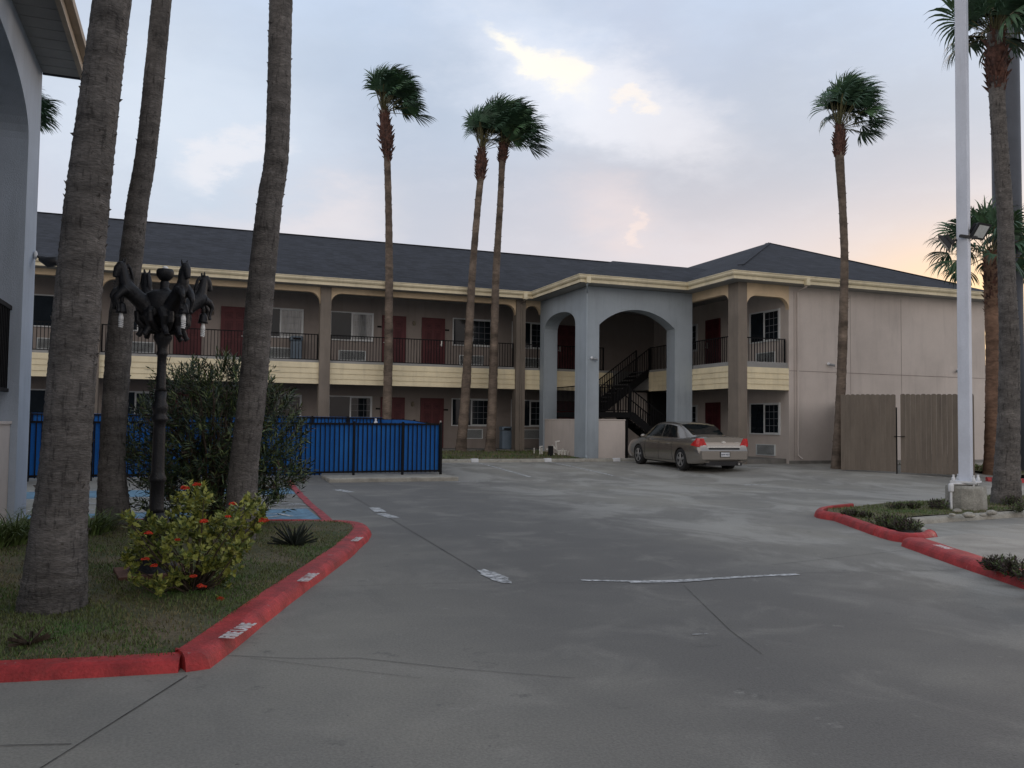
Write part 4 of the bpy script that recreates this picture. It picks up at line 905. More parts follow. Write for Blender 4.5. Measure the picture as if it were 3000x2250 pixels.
bp_ = MB(); u_ = Vector((math.cos(ang), math.sin(ang), 0)); v_ = Vector((-u_.y, u_.x, 0)); bc = Vector((pb.x, pb.y, 0))
bp_.bar(bc-u_*.22+Vector((0, 0, .60)), bc+u_*.22+Vector((0, 0, .60)), .44, .03); part(bp_, 'base_plate', M['white'], wp_)
for sx in (-1, 1):
    for sy in (-1, 1):
        q = bc+u_*.17*sx+v_*.17*sy; part(MB().lathe([(.016, .53), (.016, .615), (.034, .62), (.034, .66), (.02, .69), (.02, .73)], q, 10), 'bolt', M['white'], wp_)
q = at(2786, 1420, 15.7); part(MB().tube([(bc+Vector((-.1, -.1, .565))), Vector((q.x, q.y, .57)), Vector((q.x, q.y, .40)), Vector((q.x-.02, q.y-.02, .08))], [.02, .02, .022, .022], 8), 'conduit', M['white'], wp_)
part(MB().lathe([(.04, .42), (.05, .44), (.05, .54), (.03, .58)], (q.x, q.y, 0), 10), 'conduit_joint', M['white'], wp_)
def flood(c, dirv, label, sz=(.40, .32), lens=True, grp='black floodlights on the poles'):
    c = Vector(c); t_ = thing('floodlight', label, 'floodlight', c, grp); d = Vector(dirv).normalized(); r_ = d.cross(Vector((0, 0, 1))).normalized(); u2 = r_.cross(d)
    mb = MB()
    for s, k in ((0, .55), (.06, .9), (.10, 1)):
        for i, j in ((-1, -1), (1, -1), (1, 1), (-1, 1)): mb.v.append(c+d*s+r_*i*sz[0]/2*k+u2*j*sz[1]/2*k)
    for a in (0, 4):
        for i in range(4): j = (i+1) % 4; mb.f.append((a+i, a+j, a+4+j, a+4+i)); mb.mi.append(0)
    mb.f += [(0, 3, 2, 1), (8, 9, 10, 11)]; mb.mi += [0, 0]
    for i in range(-3, 4): mb.bar(c+r_*i*.04-u2*.1-d*.02, c+r_*i*.04+u2*.1-d*.02, .008, .05)
    part(mb, 'housing', M['black'], t_); g = MB(); k = .74
    g.face(*[c+d*.103+r_*i*sz[0]/2*k+u2*j*sz[1]/2*k for i, j in ((-1, -1), (1, -1), (1, 1), (-1, 1))]); part(g, 'lens', M['lens'], t_)
    return t_
D0 = 15.86
f1 = flood(at(2862, 672, D0-.05), (CR*.42-F*.75-Vector((0, 0, .55))), 'black floodlight with its pale lens showing, right side of the white pole')
part(MB().bar(at(2812, 691, D0-.15), at(2862, 697, D0-.12), .05, .05).bar(at(2848, 690, D0-.12), at(2855, 672, D0-.05), .05), 'bracket', M['black'], f1)
f2 = flood(at(2780, 706, D0), (-CR*.75+F*.4-Vector((0, 0, .6))), 'black floodlight turned away on the left side of the white pole', (.40, .34))
part(MB().bar(at(2785, 706, D0), at(2820, 702, D0), .04, .04), 'bracket', M['black'], f2)
sp_ = thing('sign_pole', 'thick grey blue steel pole behind the right palms', 'pole', at(2955, 1400, 27))
b0, b1 = at(2962, 1402, 27), at(2944, 200, 27); dd = (b1-b0); dd = dd/dd.z
part(MB().tube([b0-dd*.2, b0+dd*6, b0+dd*14, b0+dd*20], [.43, .42, .41, .40], 32), 'shaft', M['signpole'], sp_, smooth=True)
part(MB().lathe([(.6, -.2), (.6, .06), (.55, .08)], b0, 24), 'base_plate', M['kerbc'], sp_)
f3 = flood(at(3000, 716, 26.2), (CR*.6-F*.5-Vector((0, 0, .4))), 'black floodlight on the thick grey blue pole', (.5, .4))
part(MB().bar(at(2975, 725, 26.4), at(2998, 718, 26.2), .12, .12), 'bracket', M['black'], f3)
# electrical boxes behind the right palm
eb = thing('utility_box', 'low grey utility box standing behind the white pole', 'utility box', (23.4, 21.4, .25))
bevel(part(MB().box(23.2, 23.7, 21.3, 21.7, .2, .72), 'body', M['bin'], eb), .02); part(MB().box(23.25, 23.65, 21.285, 21.3, .45, .48).box(23.25, 23.65, 21.285, 21.3, .58, .60), 'louvre', M['dark'], eb)

# ================================================================== PALMS
def jitter_trunk(C_, rad, step, seg, jr, ext=None, mb=None, flare=None):
    # C_: list of (point, radius); smooth resample with ring relief
    pts = [Vector(p) for p in C_]; L_ = [0]
    for a, b in zip(pts, pts[1:]): L_.append(L_[-1]+(b-a).length)
    n = int(L_[-1]/step); out = []; rr = []; k = 0
    for i in range(n+1):
        s = L_[-1]*i/n
        while k < len(L_)-2 and s > L_[k+1]: k += 1
        t_ = (s-L_[k])/max(1e-6, L_[k+1]-L_[k])
        p0, p1, p2, p3 = pts[max(k-1, 0)], pts[k], pts[k+1], pts[min(k+2, len(pts)-1)]
        p = (p1*2+(p2-p0)*t_+(p0*2-p1*5+p2*4-p3)*t_*t_+(-p0+p1*3-p2*3+p3)*t_**3)*.5
        out.append(p); rr.append((rad[k]*(1-t_)+rad[k+1]*t_)*(1+random.uniform(-jr, jr)))
    return out, rr
def trunk_mesh(C_, rad, step=.03, seg=26, jr=.022, spikes=0, slen=.03):
    out, rr = jitter_trunk(C_, rad, step, seg, jr); mb = MB(); mb.tube(out, rr, seg)
    k = seg
    ph = [random.uniform(-1, 1) for _ in range(k)]
    for i in range(len(out)):
        for j in range(k):
            v = mb.v[i*k+j]; d = v-out[i]; f = random.gauss(0, jr*.5)+.012*math.sin(j*2*math.pi/k*3+i*.02)+.010*ph[(j+i//9) % k]
            mb.v[i*k+j] = v+d*f
    for _ in range(spikes):
        i = random.randrange(2, len(out)-2); a = random.uniform(0, 2*math.pi); r = rr[i]
        d = Vector((math.cos(a), math.sin(a), 0)); p = out[i]+d*r*.96; t_ = Vector((-d.y, d.x, 0))*random.uniform(.006, .016); l = random.uniform(.3, 1)*slen
        tip = p+d*l+Vector((0, 0, l*random.uniform(.3, 1.4))); mb.face(p-t_-Vector((0, 0, .012)), p+t_-Vector((0, 0, .012)), tip); mb.face(p+t_-Vector((0, 0, .012)), p+Vector((0, 0, .02)), tip)
    return mb
WIND = CR.copy(); WIND.z = 0; WIND.normalize()
def crown_mesh(n, Lp, Lb, wind, grav, emin_lee, emin_wind, emax=86, K=15, seed=0):
    """fan palm crown; emin_lee / emin_wind: lowest frond angle on the downwind and upwind side"""
    rnd = random.Random(seed); mb = MB(); Z = Vector((0, 0, 1))
    for i in range(n):
        az_ = 2*math.pi*(i*.618+rnd.uniform(-.05, .05)); h = Vector((math.cos(az_), math.sin(az_), 0)); lee = (h.dot(WIND)+1)/2
        lo = emin_wind+(emin_lee-emin_wind)*lee; e = R(lo+(emax-lo)*((i+.5)/n)**.85+rnd.uniform(-6, 6))
        d = h*math.cos(e)+Z*math.sin(e); p = h*.06; lp = Lp*rnd.uniform(.7, 1.1)
        mb.cur = 1; side = d.cross(Z).normalized(); pr = None; w_ = .016
        for s in range(6):
            a, b = p-side*w_, p+side*w_; c_ = p+Vector((0, 0, -w_*1.2))
            if pr: mb.face(pr[0], pr[1], b, a); mb.face(pr[1], pr[2], c_, b); mb.face(pr[2], pr[0], a, c_)
            pr = (a, b, c_); last = p.copy()
            d = (d+WIND*wind*.03*(s+1)/3-Z*grav*.02*(s+1)/3).normalized(); p = p+d*lp/5
        hub = last
        side = d.cross(Z); side = side.normalized() if side.length > .1 else Vector((1, 0, 0)); nrm = side.cross(d).normalized()
        roll = rnd.uniform(-.6, .6); side, nrm = side*math.cos(roll)+nrm*math.sin(roll), nrm*math.cos(roll)-side*math.sin(roll)
        lb = Lb*rnd.uniform(.8, 1.1); mb.cur = 0 if rnd.random() < .75 else 2
        for k in range(-K, K+1):
            a = k/K*R(84); dd_ = d*math.cos(a)+side*math.sin(a)+nrm*.16*math.cos(a*2)+WIND*wind*(.28+.36*(1-lee)); dd_.normalize(); l = lb*(1-.30*abs(k/K)**1.5)*rnd.uniform(.88, 1.1); q = hub.copy()
            t_ = (side*math.cos(a)-d*math.sin(a)).normalized(); row = None; S = 7; dfan = R(84)/K
            for s in range(S+1):
                f = s/S; w2 = l*f*math.tan(dfan/2)*1.25 if f < .6 else (l*.6*math.tan(dfan/2)*1.25)*(1-(f-.6)/.4*.94)
                w2 = max(w2, .003); A, B = q-t_*w2, q+t_*w2
                if row: mb.face(row[0], row[1], B, A)
                row = (A, B)
                q = q+dd_*l/S; dd_ = (dd_+WIND*wind*.30*f-Z*grav*.42*f+Vector((rnd.gauss(0, .035), rnd.gauss(0, .035), rnd.gauss(0, .035)))).normalized()
    return mb.mesh('fronds', [M['frond'], M['petiole'], M['frondf']], 'raw')
def skirt_mesh(top, bot, r0, r1, n, seed=0, lean=1):
    rnd = random.Random(seed); mb = MB(); A, B = Vector(bot), Vector(top)
    mb.tube([A.lerp(B, t_) for t_ in (0, .15, .35, .6, .85, 1)], [r0*.7, r0*.8, r1*.72, r1*.75, r1*.55, r0*.6], 14)
    for i in range(n):
        t_ = i/n; a = i*2.4+rnd.uniform(-.2, .2); r = (r0*.75+(r1-r0*.75)*math.sin(math.pi*min(1, t_*1.05))**.8)*rnd.uniform(.75, 1.05)
        d = Vector((math.cos(a), math.sin(a), 0)); c_ = A.lerp(B, t_)+d*r*.78; s_ = Vector((-d.y, d.x, 0)); w_ = rnd.uniform(.016, .036)*r1/.2; l = rnd.uniform(.06, .14)*r1/.2
        tip = c_+d*l*rnd.uniform(.2, .95)+Vector((0, 0, l*rnd.uniform(.5, 1)))
        mb.face(c_-s_*w_-Vector((0, 0, l*.5)), c_+s_*w_-Vector((0, 0, l*.5)), tip+s_*w_*.5, tip-s_*w_*.5); mb.face(c_-s_*w_-Vector((0, 0, l*.5)), tip-s_*w_*.5, c_-d*.03); mb.face(c_+s_*w_-Vector((0, 0, l*.5)), c_-d*.03, tip+s_*w_*.5)
    return mb
crA = crown_mesh(64, 1.05, 1.0, 1.0, 1.1, 0, 66, emax=94, seed=11)
crB = crown_mesh(56, 1.2, .95, .9, 1.0, 20, 64, emax=92, seed=12)
crC = crown_mesh(62, 1.15, 1.05, 1.1, 1.0, 2, 64, emax=94, seed=3)
crE = crown_mesh(54, .75, 1.1, .7, 1.4, -15, 22, seed=4)
crF = crown_mesh(34, 1.1, 1.1, .15, 1.6, -20, -20, seed=5)
def palm(label, prof, D, crown, tm, grp=None, gzv=0, skirt=None, scale=1, step=.035, seg=24, jr=.02, spikes=120, crot=0, extra=None, slen=.03):
    """prof: (px, py, width_px) read along the trunk at distance D, from the foot upwards"""
    P = [at(x, y, D) for x, y, w_ in prof]; r_ = [w_*D/FPX/2 for x, y, w_ in prof]
    if extra: # continue above the frame along the same line
        d = (P[-1]-P[-2]).normalized(); k = len(P)
        for L_, rr in extra: P.append(P[k-1]+d*L_); r_.append(rr)
    P = [P[0]-Vector((0, 0, .12))]+P; r_ = [r_[0]*1.06]+r_
    t_ = thing('palm_tree', label, 'palm', (P[1].x, P[1].y, gzv), grp)
    part(trunk_mesh(P, r_, step, seg, jr, spikes, slen), 'trunk', tm, t_, smooth=True)
    top = P[-1]
    if skirt:
        (x0, y0), (x1, y1), wpx = skirt; a, b = at(x0, y0, D), at(x1, y1, D); part(skirt_mesh(b, a, r_[-1]*1.1, wpx*D/FPX/2, 150, len(label)), 'leaf_bases', M['boot'], t_)
    c = link('crown', crown, t_, top+Vector((0, 0, -.05))-wloc(t_), crot); c.scale = (scale,)*3
    return t_
G1 = 'palms on the left lawn'; G2 = 'palms in front of the motel wing'; G3 = 'palms at the right edge'
palm('thickest palm trunk nearest the camera at the left, leaning right', [(150, 1825, 205), (158, 1750, 182), (166, 1650, 165), (180, 1480, 145), (196, 1300, 131), (222, 950, 127), (254, 600, 120), (290, 300, 109), (329, 0, 103)], 6.71, crA, M['trunk'], G1, .09, step=.02, seg=40, jr=.018, spikes=420, extra=[(2.5, .13), (5, .12)], slen=.032)
palm('slim palm trunk between the nearest palm and the lamp post', [(334, 1572, 118), (334, 1520, 98), (330, 1420, 80), (331, 1300, 70), (354, 950, 70), (381, 780, 64), (402, 600, 60), (431, 422, 57), (474, 0, 54)], 11.86, crB, M['trunk'], G1, .08, step=.03, seg=30, jr=.02, spikes=300, extra=[(2, .12), (4, .11)], crot=1)
palm('palm trunk rising in front of the big oleander bush', [(698, 1612, 104), (700, 1580, 96), (708, 1480, 88), (713, 1400, 84), (722, 1300, 80), (740, 1148, 80), (763, 853, 77), (789, 600, 72), (812, 422, 68), (823, 0, 66)], 10.44, crC, M['trunk'], G1, .08, step=.028, seg=30, jr=.02, spikes=320, extra=[(2.5, .12), (5, .11)], crot=2)
palm('windblown palm standing alone behind the blue pool fence', [(1132, 1330, 34), (1133, 1235, 27), (1137.5, 1064, 26), (1140, 820, 23), (1138, 600, 20), (1133, 431, 20), (1129, 360, 21), (1125, 325, 22)], 32.4, crA, M['trunkf'], G2, .4, ((1136, 470), (1126, 318), 46), 1.0, .10, 16, .04, 160, slen=.06)
palm('left of the two crossed windblown palms by the wing', [(1350, 1326, 38), (1352, 1300, 31), (1364, 1150, 27), (1378, 900, 23), (1386, 769, 20), (1400, 600, 19), (1407, 531, 20), (1411, 470, 20), (1413, 435, 20)], 33.3, crB, M['trunkf'], G2, .4, ((1406, 530), (1413, 432), 40), .96, .10, 16, .04, 160, crot=.3, slen=.06)
palm('right of the two crossed windblown palms by the wing', [(1435, 1322, 36), (1438, 1290, 29), (1445, 1100, 26), (1453, 811, 21), (1465, 600, 18), (1469, 520, 18), (1472, 460, 20), (1474, 425, 22)], 33.6, crC, M['trunkf'], G2, .4, ((1472, 478), (1475, 412), 34), .98, .10, 16, .04, 160, crot=-.1, slen=.06)
palm('windblown palm in front of the plain beige end wall', [(2452, 1370, 36), (2453, 1330, 30), (2458, 1230, 26), (2464, 1129, 27), (2470, 953, 26), (2474, 757, 22), (2468, 600, 22), (2460, 469, 26), (2460, 400, 24), (2459, 372, 24)], 27.2, crC, M['trunkf'], None, .25, ((2458, 462), (2460, 366), 44), .88, .09, 18, .035, 160, crot=.2, slen=.05)
palm('palm trunk directly right of the white pole', [(2946, 1496, 92), (2948, 1440, 78), (2951, 1340, 66), (2955, 1217, 58), (2957, 1000, 54), (2951, 850, 47), (2944, 620, 42), (2932, 450, 42), (2922, 300, 42), (2918, 180, 46), (2916, 95, 44)], 16.97, crE, M['trunk'], G3, .1, ((2922, 275), (2917, 90), 74), .76, .04, 26, .025, 260, slen=.04)
palm('shorter palm with orange upper trunk behind the white pole', [(2906, 1398, 54), (2908, 1330, 46), (2909, 1180, 42), (2909, 1031, 39), (2906, 913, 38), (2903, 820, 38), (2901, 745, 36)], 26.1, crF, M['trunko'], G3, .25, ((2905, 915), (2902, 735), 50), .95, .07, 22, .03, 160, slen=.05)
palm('palm crown poking out behind the blue grey building', [(34, 1560, 40), (36, 900, 36), (38, 480, 34), (40, 330, 34)], 19.5, crE, M['trunkf'], None, .05, None, .60, .1, 16, .03, 0)

# ================================================================== LAMP POST WITH HORSES
def remesh_build(mb, name, m, parent, vox, smooth_it=2):
    o = part(mb, name, m, parent); r = o.modifiers.new('r', 'REMESH'); r.mode = 'VOXEL'; r.voxel_size = vox; r.use_smooth_shade = True
    s = o.modifiers.new('s', 'SMOOTH'); s.iterations = smooth_it; s.factor = .5
    dg = bpy.context.evaluated_depsgraph_get(); me = bpy.data.meshes.new_from_object(o.evaluated_get(dg)); o.modifiers.clear(); o.data = me
    return o
LP = at(450, 1715, 8.13); LB = Vector((LP.x, LP.y, .09)); LT = at(482, 850, 8.13)-LB; LT = LT/LT.z     # slight lean
lamp = thing('lamp_post', 'black cast iron lamp post with four rearing horses and white spiral bulbs', 'lamp post', LB)
def lz(z): return LB+LT*(z-.09)
def leanlathe(prof, seg=24, flute=0):
    mb = MB(); mb.lathe(prof, (0, 0, 0), seg, flute)
    for v in mb.v: b = lz(v.z); v.x += b.x; v.y += b.y
    return mb
part(leanlathe([(.245, .06), (.25, .13), (.235, .16), (.20, .20), (.185, .23), (.15, .34), (.128, .46), (.15, .50), (.155, .54), (.14, .57), (.12, .62), (.085, .70)], 24, .06), 'base', M['bronze'], lamp, smooth=True)
part(leanlathe([(.080, .70), (.066, .74), (.064, .98), (.078, 1.0), (.082, 1.03), (.066, 1.06), (.060, 1.10), (.055, 1.5), (.054, 1.56), (.074, 1.58), (.078, 1.60), (.060, 1.63), (.058, 1.66), (.076, 1.69), (.070, 1.73), (.052, 1.77), (.055, 1.86)], 20, .07), 'lower_column', M['bronze'], lamp, smooth=True)
part(leanlathe([(.055, 1.86), (.045, 1.90), (.042, 2.1), (.042, 2.20), (.052, 2.21), (.052, 2.23), (.044, 2.25), (.048, 2.30), (.082, 2.36), (.086, 2.38), (.070, 2.42), (.085, 2.44), (.085, 2.46)], 20, .05), 'upper_column', M['bronze'], lamp, smooth=True)
part(leanlathe([(.085, 2.46), (.12, 2.49), (.155, 2.54), (.185, 2.62), (.195, 2.71), (.175, 2.78), (.12, 2.82), (.05, 2.83), (.038, 2.86), (.042, 2.90), (.035, 2.92)], 20, .04), 'hub', M['bronze'], lamp, smooth=True)
part(leanlathe([(.03, 2.92), (.05, 2.93), (.078, 2.97), (.080, 3.01), (.07, 3.03), (.05, 3.03)], 20), 'finial_cup', M['bronze'], lamp, smooth=True)
top = lz(3.04); part(MB().ball(top, .028, .028, .022, 10, 6), 'finial_bulb', M['bulb'], lamp, smooth=True)
# scroll leaves under the hub
sc_ = MB()
for i in range(8):
    a = i*math.pi/4+.3; d = Vector((math.cos(a), math.sin(a), 0)); b = lz(2.42)
    sc_.tube([b+d*.06, b+d*.15+Vector((0, 0, .03)), b+d*.23+Vector((0, 0, .10)), b+d*.24+Vector((0, 0, .18)), b+d*.19+Vector((0, 0, .22)), b+d*.16+Vector((0, 0, .16))], [.02, .034, .036, .03, .02, .012], 7)
remesh_build(sc_, 'scrollwork', M['bronze'], lamp, .009)
def horse(a, dz=0, s=1):
    aw = Vector((LB.x, LB.y, 0)).normalized(); dirv = Vector((aw.y, -aw.x, 0))*math.cos(a)+aw*math.sin(a); u = dirv.normalized(); v = Vector((-u.y, u.x, 0)); c_ = lz(2.7)
    q = lambda x, z, y=0: c_+u*x*s+v*y*s+Vector((0, 0, z-2.7+dz))
    mb = MB()
    mb.tube([q(.06, 2.62), q(.13, 2.66), q(.20, 2.72), q(.28, 2.785), q(.345, 2.83), q(.385, 2.84), q(.405, 2.84)], [.088, .090, .078, .073, .080, .070, .045], 14)      # trunk
    mb.tube([q(.335, 2.83), q(.365, 2.91), q(.378, 2.98), q(.385, 3.03), q(.395, 3.05)], [.078, .064, .054, .047, .038], 12, sq=.8)                                          # neck
    mb.tube([q(.365, 3.045), q(.40, 3.045), q(.43, 3.005), q(.445, 2.955), q(.450, 2.925)], [.030, .043, .036, .026, .021], 10)                                         # head
    for y in (-.022, .022): mb.tube([q(.375, 3.07, y), q(.372, 3.10, y*1.2), q(.374, 3.115, y*1.3)], [.014, .010, .004], 6)
    mb.tube([q(.345, 3.07), q(.318, 3.02), q(.300, 2.95), q(.285, 2.88)], [.012, .024, .026, .012], 8, sq=.5)                                                           # mane
    for y, k in ((-.045, 0), (.045, .03)):
        mb.tube([q(.37, 2.82, y), q(.425, 2.80-k, y), q(.455, 2.755-k, y)], [.048, .034, .024], 9); mb.tube([q(.455, 2.76-k, y), q(.435, 2.70-k, y), q(.425, 2.655-k, y), q(.435, 2.635-k, y)], [.022, .016, .015, .022], 8)
    for y in (-.06, .06): mb.tube([q(.12, 2.65, y), q(.17, 2.58, y), q(.15, 2.50, y), q(.19, 2.43, y), q(.205, 2.41, y)], [.075, .058, .036, .024, .030], 9)            # hind legs
    mb.tube([q(.09, 2.72, 0), q(.13, 2.80, 0), q(.17, 2.78, .02)], [.02, .022, .01], 7)
    remesh_build(mb, 'horse', M['bronze'], lamp, .008, 1)
    so_ = MB(); so_.tube([q(.36, 2.80), q(.385, 2.74), q(.385, 2.66)], [.02, .018, .018], 8)
    n = len(so_.v); b = q(.385, 0); b.z = 0; so_.lathe([(.02, 2.70+dz), (.035, 2.68+dz), (.045, 2.62+dz), (.05, 2.60+dz), (.03, 2.60+dz)], b, 12)
    o = part(so_, 'lamp_holder', M['bronze'], lamp, smooth=True)
    bb = MB(); bb.lathe([(.014, 2.62+dz), (.017, 2.58+dz), (.022, 2.56+dz), (.022, 2.535+dz), (.012, 2.53+dz)], b, 10)
    hel = [Vector((b.x+.017*math.cos(t*.7), b.y+.017*math.sin(t*.7), 2.535+dz-t*.0019)) for t in range(36)]; bb.tube(hel, .0065, 6)
    part(bb, 'bulb', M['bulb'], lamp, smooth=True)
for i, a in enumerate((-65, 25, 115, 205)): horse(R(a), (-.03, -.05, -.03, -.03)[i], 1.04)
pad = thing('lamp_footing', 'brick red square pad under the black lamp post', 'footing', (LB.x, LB.y, .08))
pdm = MB(); pdm.bar((LB.x-.33, LB.y-.05, .115), (LB.x+.33, LB.y+.05, .115), .60, .07); bevel(part(pdm, 'pad', M['brickpad'], pad), .008)

# ================================================================== PLANTS
def leaf(mb, p, d, n, l, w_, fold=.15, seg=2, droop=0):
    d = d.normalized(); s_ = d.cross(n)
    if s_.length < .05: s_ = d.cross(Vector((1, 0, 0)))
    s_.normalize(); n = s_.cross(d).normalized(); m_ = p+d*l*.45-Vector((0, 0, droop*l*.2)); t_ = p+d*l-Vector((0, 0, droop*l*.6)); e = n*fold*w_
    mb.face(p, m_+s_*w_+e, t_, m_); mb.face(p, m_, t_, m_-s_*w_+e)
def rv(a=1): return Vector((random.gauss(0, a), random.gauss(0, a), random.gauss(0, a)))
def shoot(mb, base, d, l, n, ll, lw, ang=.9, m=(0,), droop=.2):
    d = d.normalized(); a0 = random.uniform(0, 6.28); x = d.cross(Vector((.3, .2, 1))).normalized(); y = d.cross(x)
    for i in range(n):
        t_ = (i+.5)/n; a = a0+i*2.1; r_ = x*math.cos(a)+y*math.sin(a); p = base+d*l*t_; dd_ = (r_*ang+d*(.5+.9*t_)+rv(.12)).normalized()
        mb.cur = random.choice(m); leaf(mb, p, dd_, d, ll*random.uniform(.7, 1.15), lw*random.uniform(.8, 1.2), droop=droop)
def oleander():
    c_ = at(622, 1225, 12.4); c_.z = 1.05; g0 = Vector((c_.x, c_.y, .02))
    t_ = thing('oleander_bush', 'large dark green oleander bush behind the lamp post and palm', 'bush', g0)
    fo = MB(); tw = MB(); rx = 1.30
    # lobes read from the outline: (dx right, z, radius)
    lobes = [(0, 1.25, .85), (-.62, 1.30, .62), (.60, 1.35, .62), (-.75, .75, .55), (.85, .95, .52), (.15, 2.0, .42), (-.45, 1.95, .40), (.62, 2.0, .35), (.95, 1.35, .38), (.1, .6, .7), (.70, .50, .42), (-.55, .45, .45), (.93, 1.75, .22), (-.1, 1.75, .6), (-.95, 1.25, .36), (1.05, .72, .3)]
    sd_ = FWD.copy()
    for dx, z, r_ in lobes:
        n = int(108*(r_/.5)**2)
        for i in range(n):
            v = rv().normalized(); k = random.uniform(.35, 1)**.5 if random.random() < .7 else random.uniform(.9, 1.13)
            p = g0+RT*dx+sd_*random.uniform(-.15, .15)+Vector((0, 0, z))+Vector((v.x*r_*k, v.y*r_*k, v.z*r_*k))
            if p.z < .1: continue
            d = (v*.8+Vector((0, 0, .75))+rv(.25)).normalized(); shoot(fo, p-d*.1, d, random.uniform(.15, .30), random.randint(9, 14), .125, .0105, 1.0, (0, 0, 0, 0, 1, 1, 2), .15)
    for i in range(46):
        a = random.uniform(0, 6.28); r_ = random.uniform(.3, 1.0); e = g0+Vector((math.cos(a)*r_*1.0, math.sin(a)*r_, random.uniform(1.2, 2.1))); m_ = g0.lerp(e, .5)+Vector((0, 0, .3))+rv(.06)
        tw.tube([g0+Vector((math.cos(a)*.12, math.sin(a)*.12, -.05)), m_, e], [.022, .015, .006], 5)
    for dx, z in ((.20, 2.34), (.12, 2.40), (.28, 2.30), (-.28, 2.22), (-.6, 2.15), (.60, 2.38), (.66, 2.30), (.78, 2.12), (-.95, 1.72), (-.05, 2.2)):
        for k in range(5): p = g0+RT*(dx+random.uniform(-.06, .06))+sd_*random.uniform(-.3, .3)+Vector((0, 0, z-.15+random.uniform(-.1, .1))); shoot(fo, p, Vector((random.uniform(-.2, .3), 0, 1)), .26, 14, .14, .011, .9, (0, 1, 1), .1)
    part(tw, 'stems', M['twig'], t_, smooth=True); link('foliage', fo.mesh('foliage', [M['olean'], M['olean2'], M['twig']], 'raw', t_.location), t_)
oleander()
def croton():
    b = at(560, 1765, 7.35); b.z = .09; t_ = thing('flowering_shrub', 'yellow green leafy shrub with small red flower clusters at the lamp foot', 'shrub', b)
    fo = MB(); tw = MB(); fl_ = MB()
    spots = [(440, 1530, 30), (375, 1525, 22), (410, 1600, 38), (460, 1630, 36), (500, 1600, 42), (520, 1480, 34), (560, 1450, 40), (600, 1450, 34), (585, 1500, 40), (545, 1545, 46), (620, 1550, 46), (670, 1560, 44), (700, 1510, 40), (745, 1480, 32), (765, 1530, 34), (730, 1560, 42), (700, 1600, 42), (650, 1610, 40),
             (360, 1640, 30), (375, 1680, 26), (400, 1620, 30), (455, 1610, 40), (430, 1700, 28), (455, 1715, 26), (520, 1680, 30), (505, 1715, 22), (600, 1740, 22), (650, 1690, 32), (680, 1660, 32), (655, 1730, 26), (690, 1630, 30), (640, 1650, 30), (590, 1560, 50), (480, 1540, 40), (560, 1620, 40), (445, 1560, 36), (775, 1500, 24), (390, 1575, 22), (760, 1465, 20), (670, 1520, 30), (600, 1600, 40), (646, 1768, 18), (590, 1728, 22), (566, 1700, 18), (350, 1515, 12), (610, 1650, 24)]
    for px, py, r_ in spots:
        c_ = at(560+(px-560)*.94, py, 7.35+random.uniform(-.32, .32)); rr = r_*7.35/FPX*1.0; n = int(3+ (r_/30)**2*9)
        e = c_-Vector((0, 0, rr*.5)); m_ = b.lerp(e, .55)+rv(.03); tw.tube([b+rv(.03)+Vector((0, 0, -.02)), m_, e], [.010, .007, .003], 5)
        for i in range(n):
            v = rv().normalized(); p = c_+v*rr*random.uniform(.3, 1); d = (v*.7+Vector((0, 0, .8))+rv(.3)).normalized()
            shoot(fo, p-d*.04, d, .055, random.randint(5, 8), random.uniform(.046, .072), .0165, 1.0, (0, 0, 0, 1), .1)
    for i in range(30): p = at(random.uniform(500, 650), random.uniform(1640, 1720), 7.3+random.uniform(-.1, .1)); tw.tube([b+rv(.03), b.lerp(p, .6)+rv(.03), p], [.008, .006, .003], 5)
    part(tw, 'stems', M['twig'], t_, smooth=True); link('foliage', fo.mesh('foliage', [M['yleaf'], M['yleaf2']], 'raw', t_.location), t_)
    for px, py, s_ in ((540, 1433, 15), (577, 1422, 14), (598, 1530, 13), (434, 1565, 12), (425, 1641, 12), (452, 1659, 10), (566, 1690, 9), (590, 1720, 14), (646, 1758, 12), (682, 1478, 11), (772, 1528, 17), (668, 1515, 8), (520, 1583, 7)):
        c_ = at(px, py, 7.0 if py > 1500 and px < 700 else 7.25); rr = s_*.8*7.1/FPX; mb = MB()
        for i in range(int(26+s_)):
            v = rv().normalized(); v.z = abs(v.z)*.8; p = c_+v*rr*random.uniform(.5, 1)
            for k in range(4): a = k*1.57+i; dd_ = Vector((math.cos(a), math.sin(a), .2))+v*.3; leaf(mb, p, dd_, v, .014, .006, .1)
        part(mb, 'flower_cluster', M['flower'], t_)
croton()
def clump(px, py, D, r_, h_, n, label, m='strap', grp='strappy plants beside the building', wd=.009, up=.9):
    b = at(px, py, D); b.z = .09 if D < 13 else .02; t_ = thing('grass_clump', label, 'plant', b, grp); mb = MB()
    for i in range(n):
        a = random.uniform(0, 6.28); p = b+Vector((math.cos(a), math.sin(a), 0))*r_*random.random()*.5; a += random.gauss(0, .4); d = Vector((math.cos(a)*random.uniform(.15, .8), math.sin(a)*random.uniform(.15, .8), up)).normalized(); l = h_*random.uniform(.6, 1.15); s_ = Vector((-math.sin(a), math.cos(a), 0)); row = None; mb.cur = int(random.random() < .2)
        for k in range(6):
            w_ = wd*(1-(k/5)**1.6)+.0008; A, B = p-s_*w_, p+s_*w_
            if row: mb.face(row[0], row[1], B, A)
            row = (A, B); p = p+d*l/5; d = (d+Vector((math.cos(a)*.12, math.sin(a)*.12, -.20-.05*k))).normalized()
    link('leaves', mb.mesh('leaves', [M[m], M['grassA'] if m == 'strap' else M[m]], 'raw', t_.location), t_)
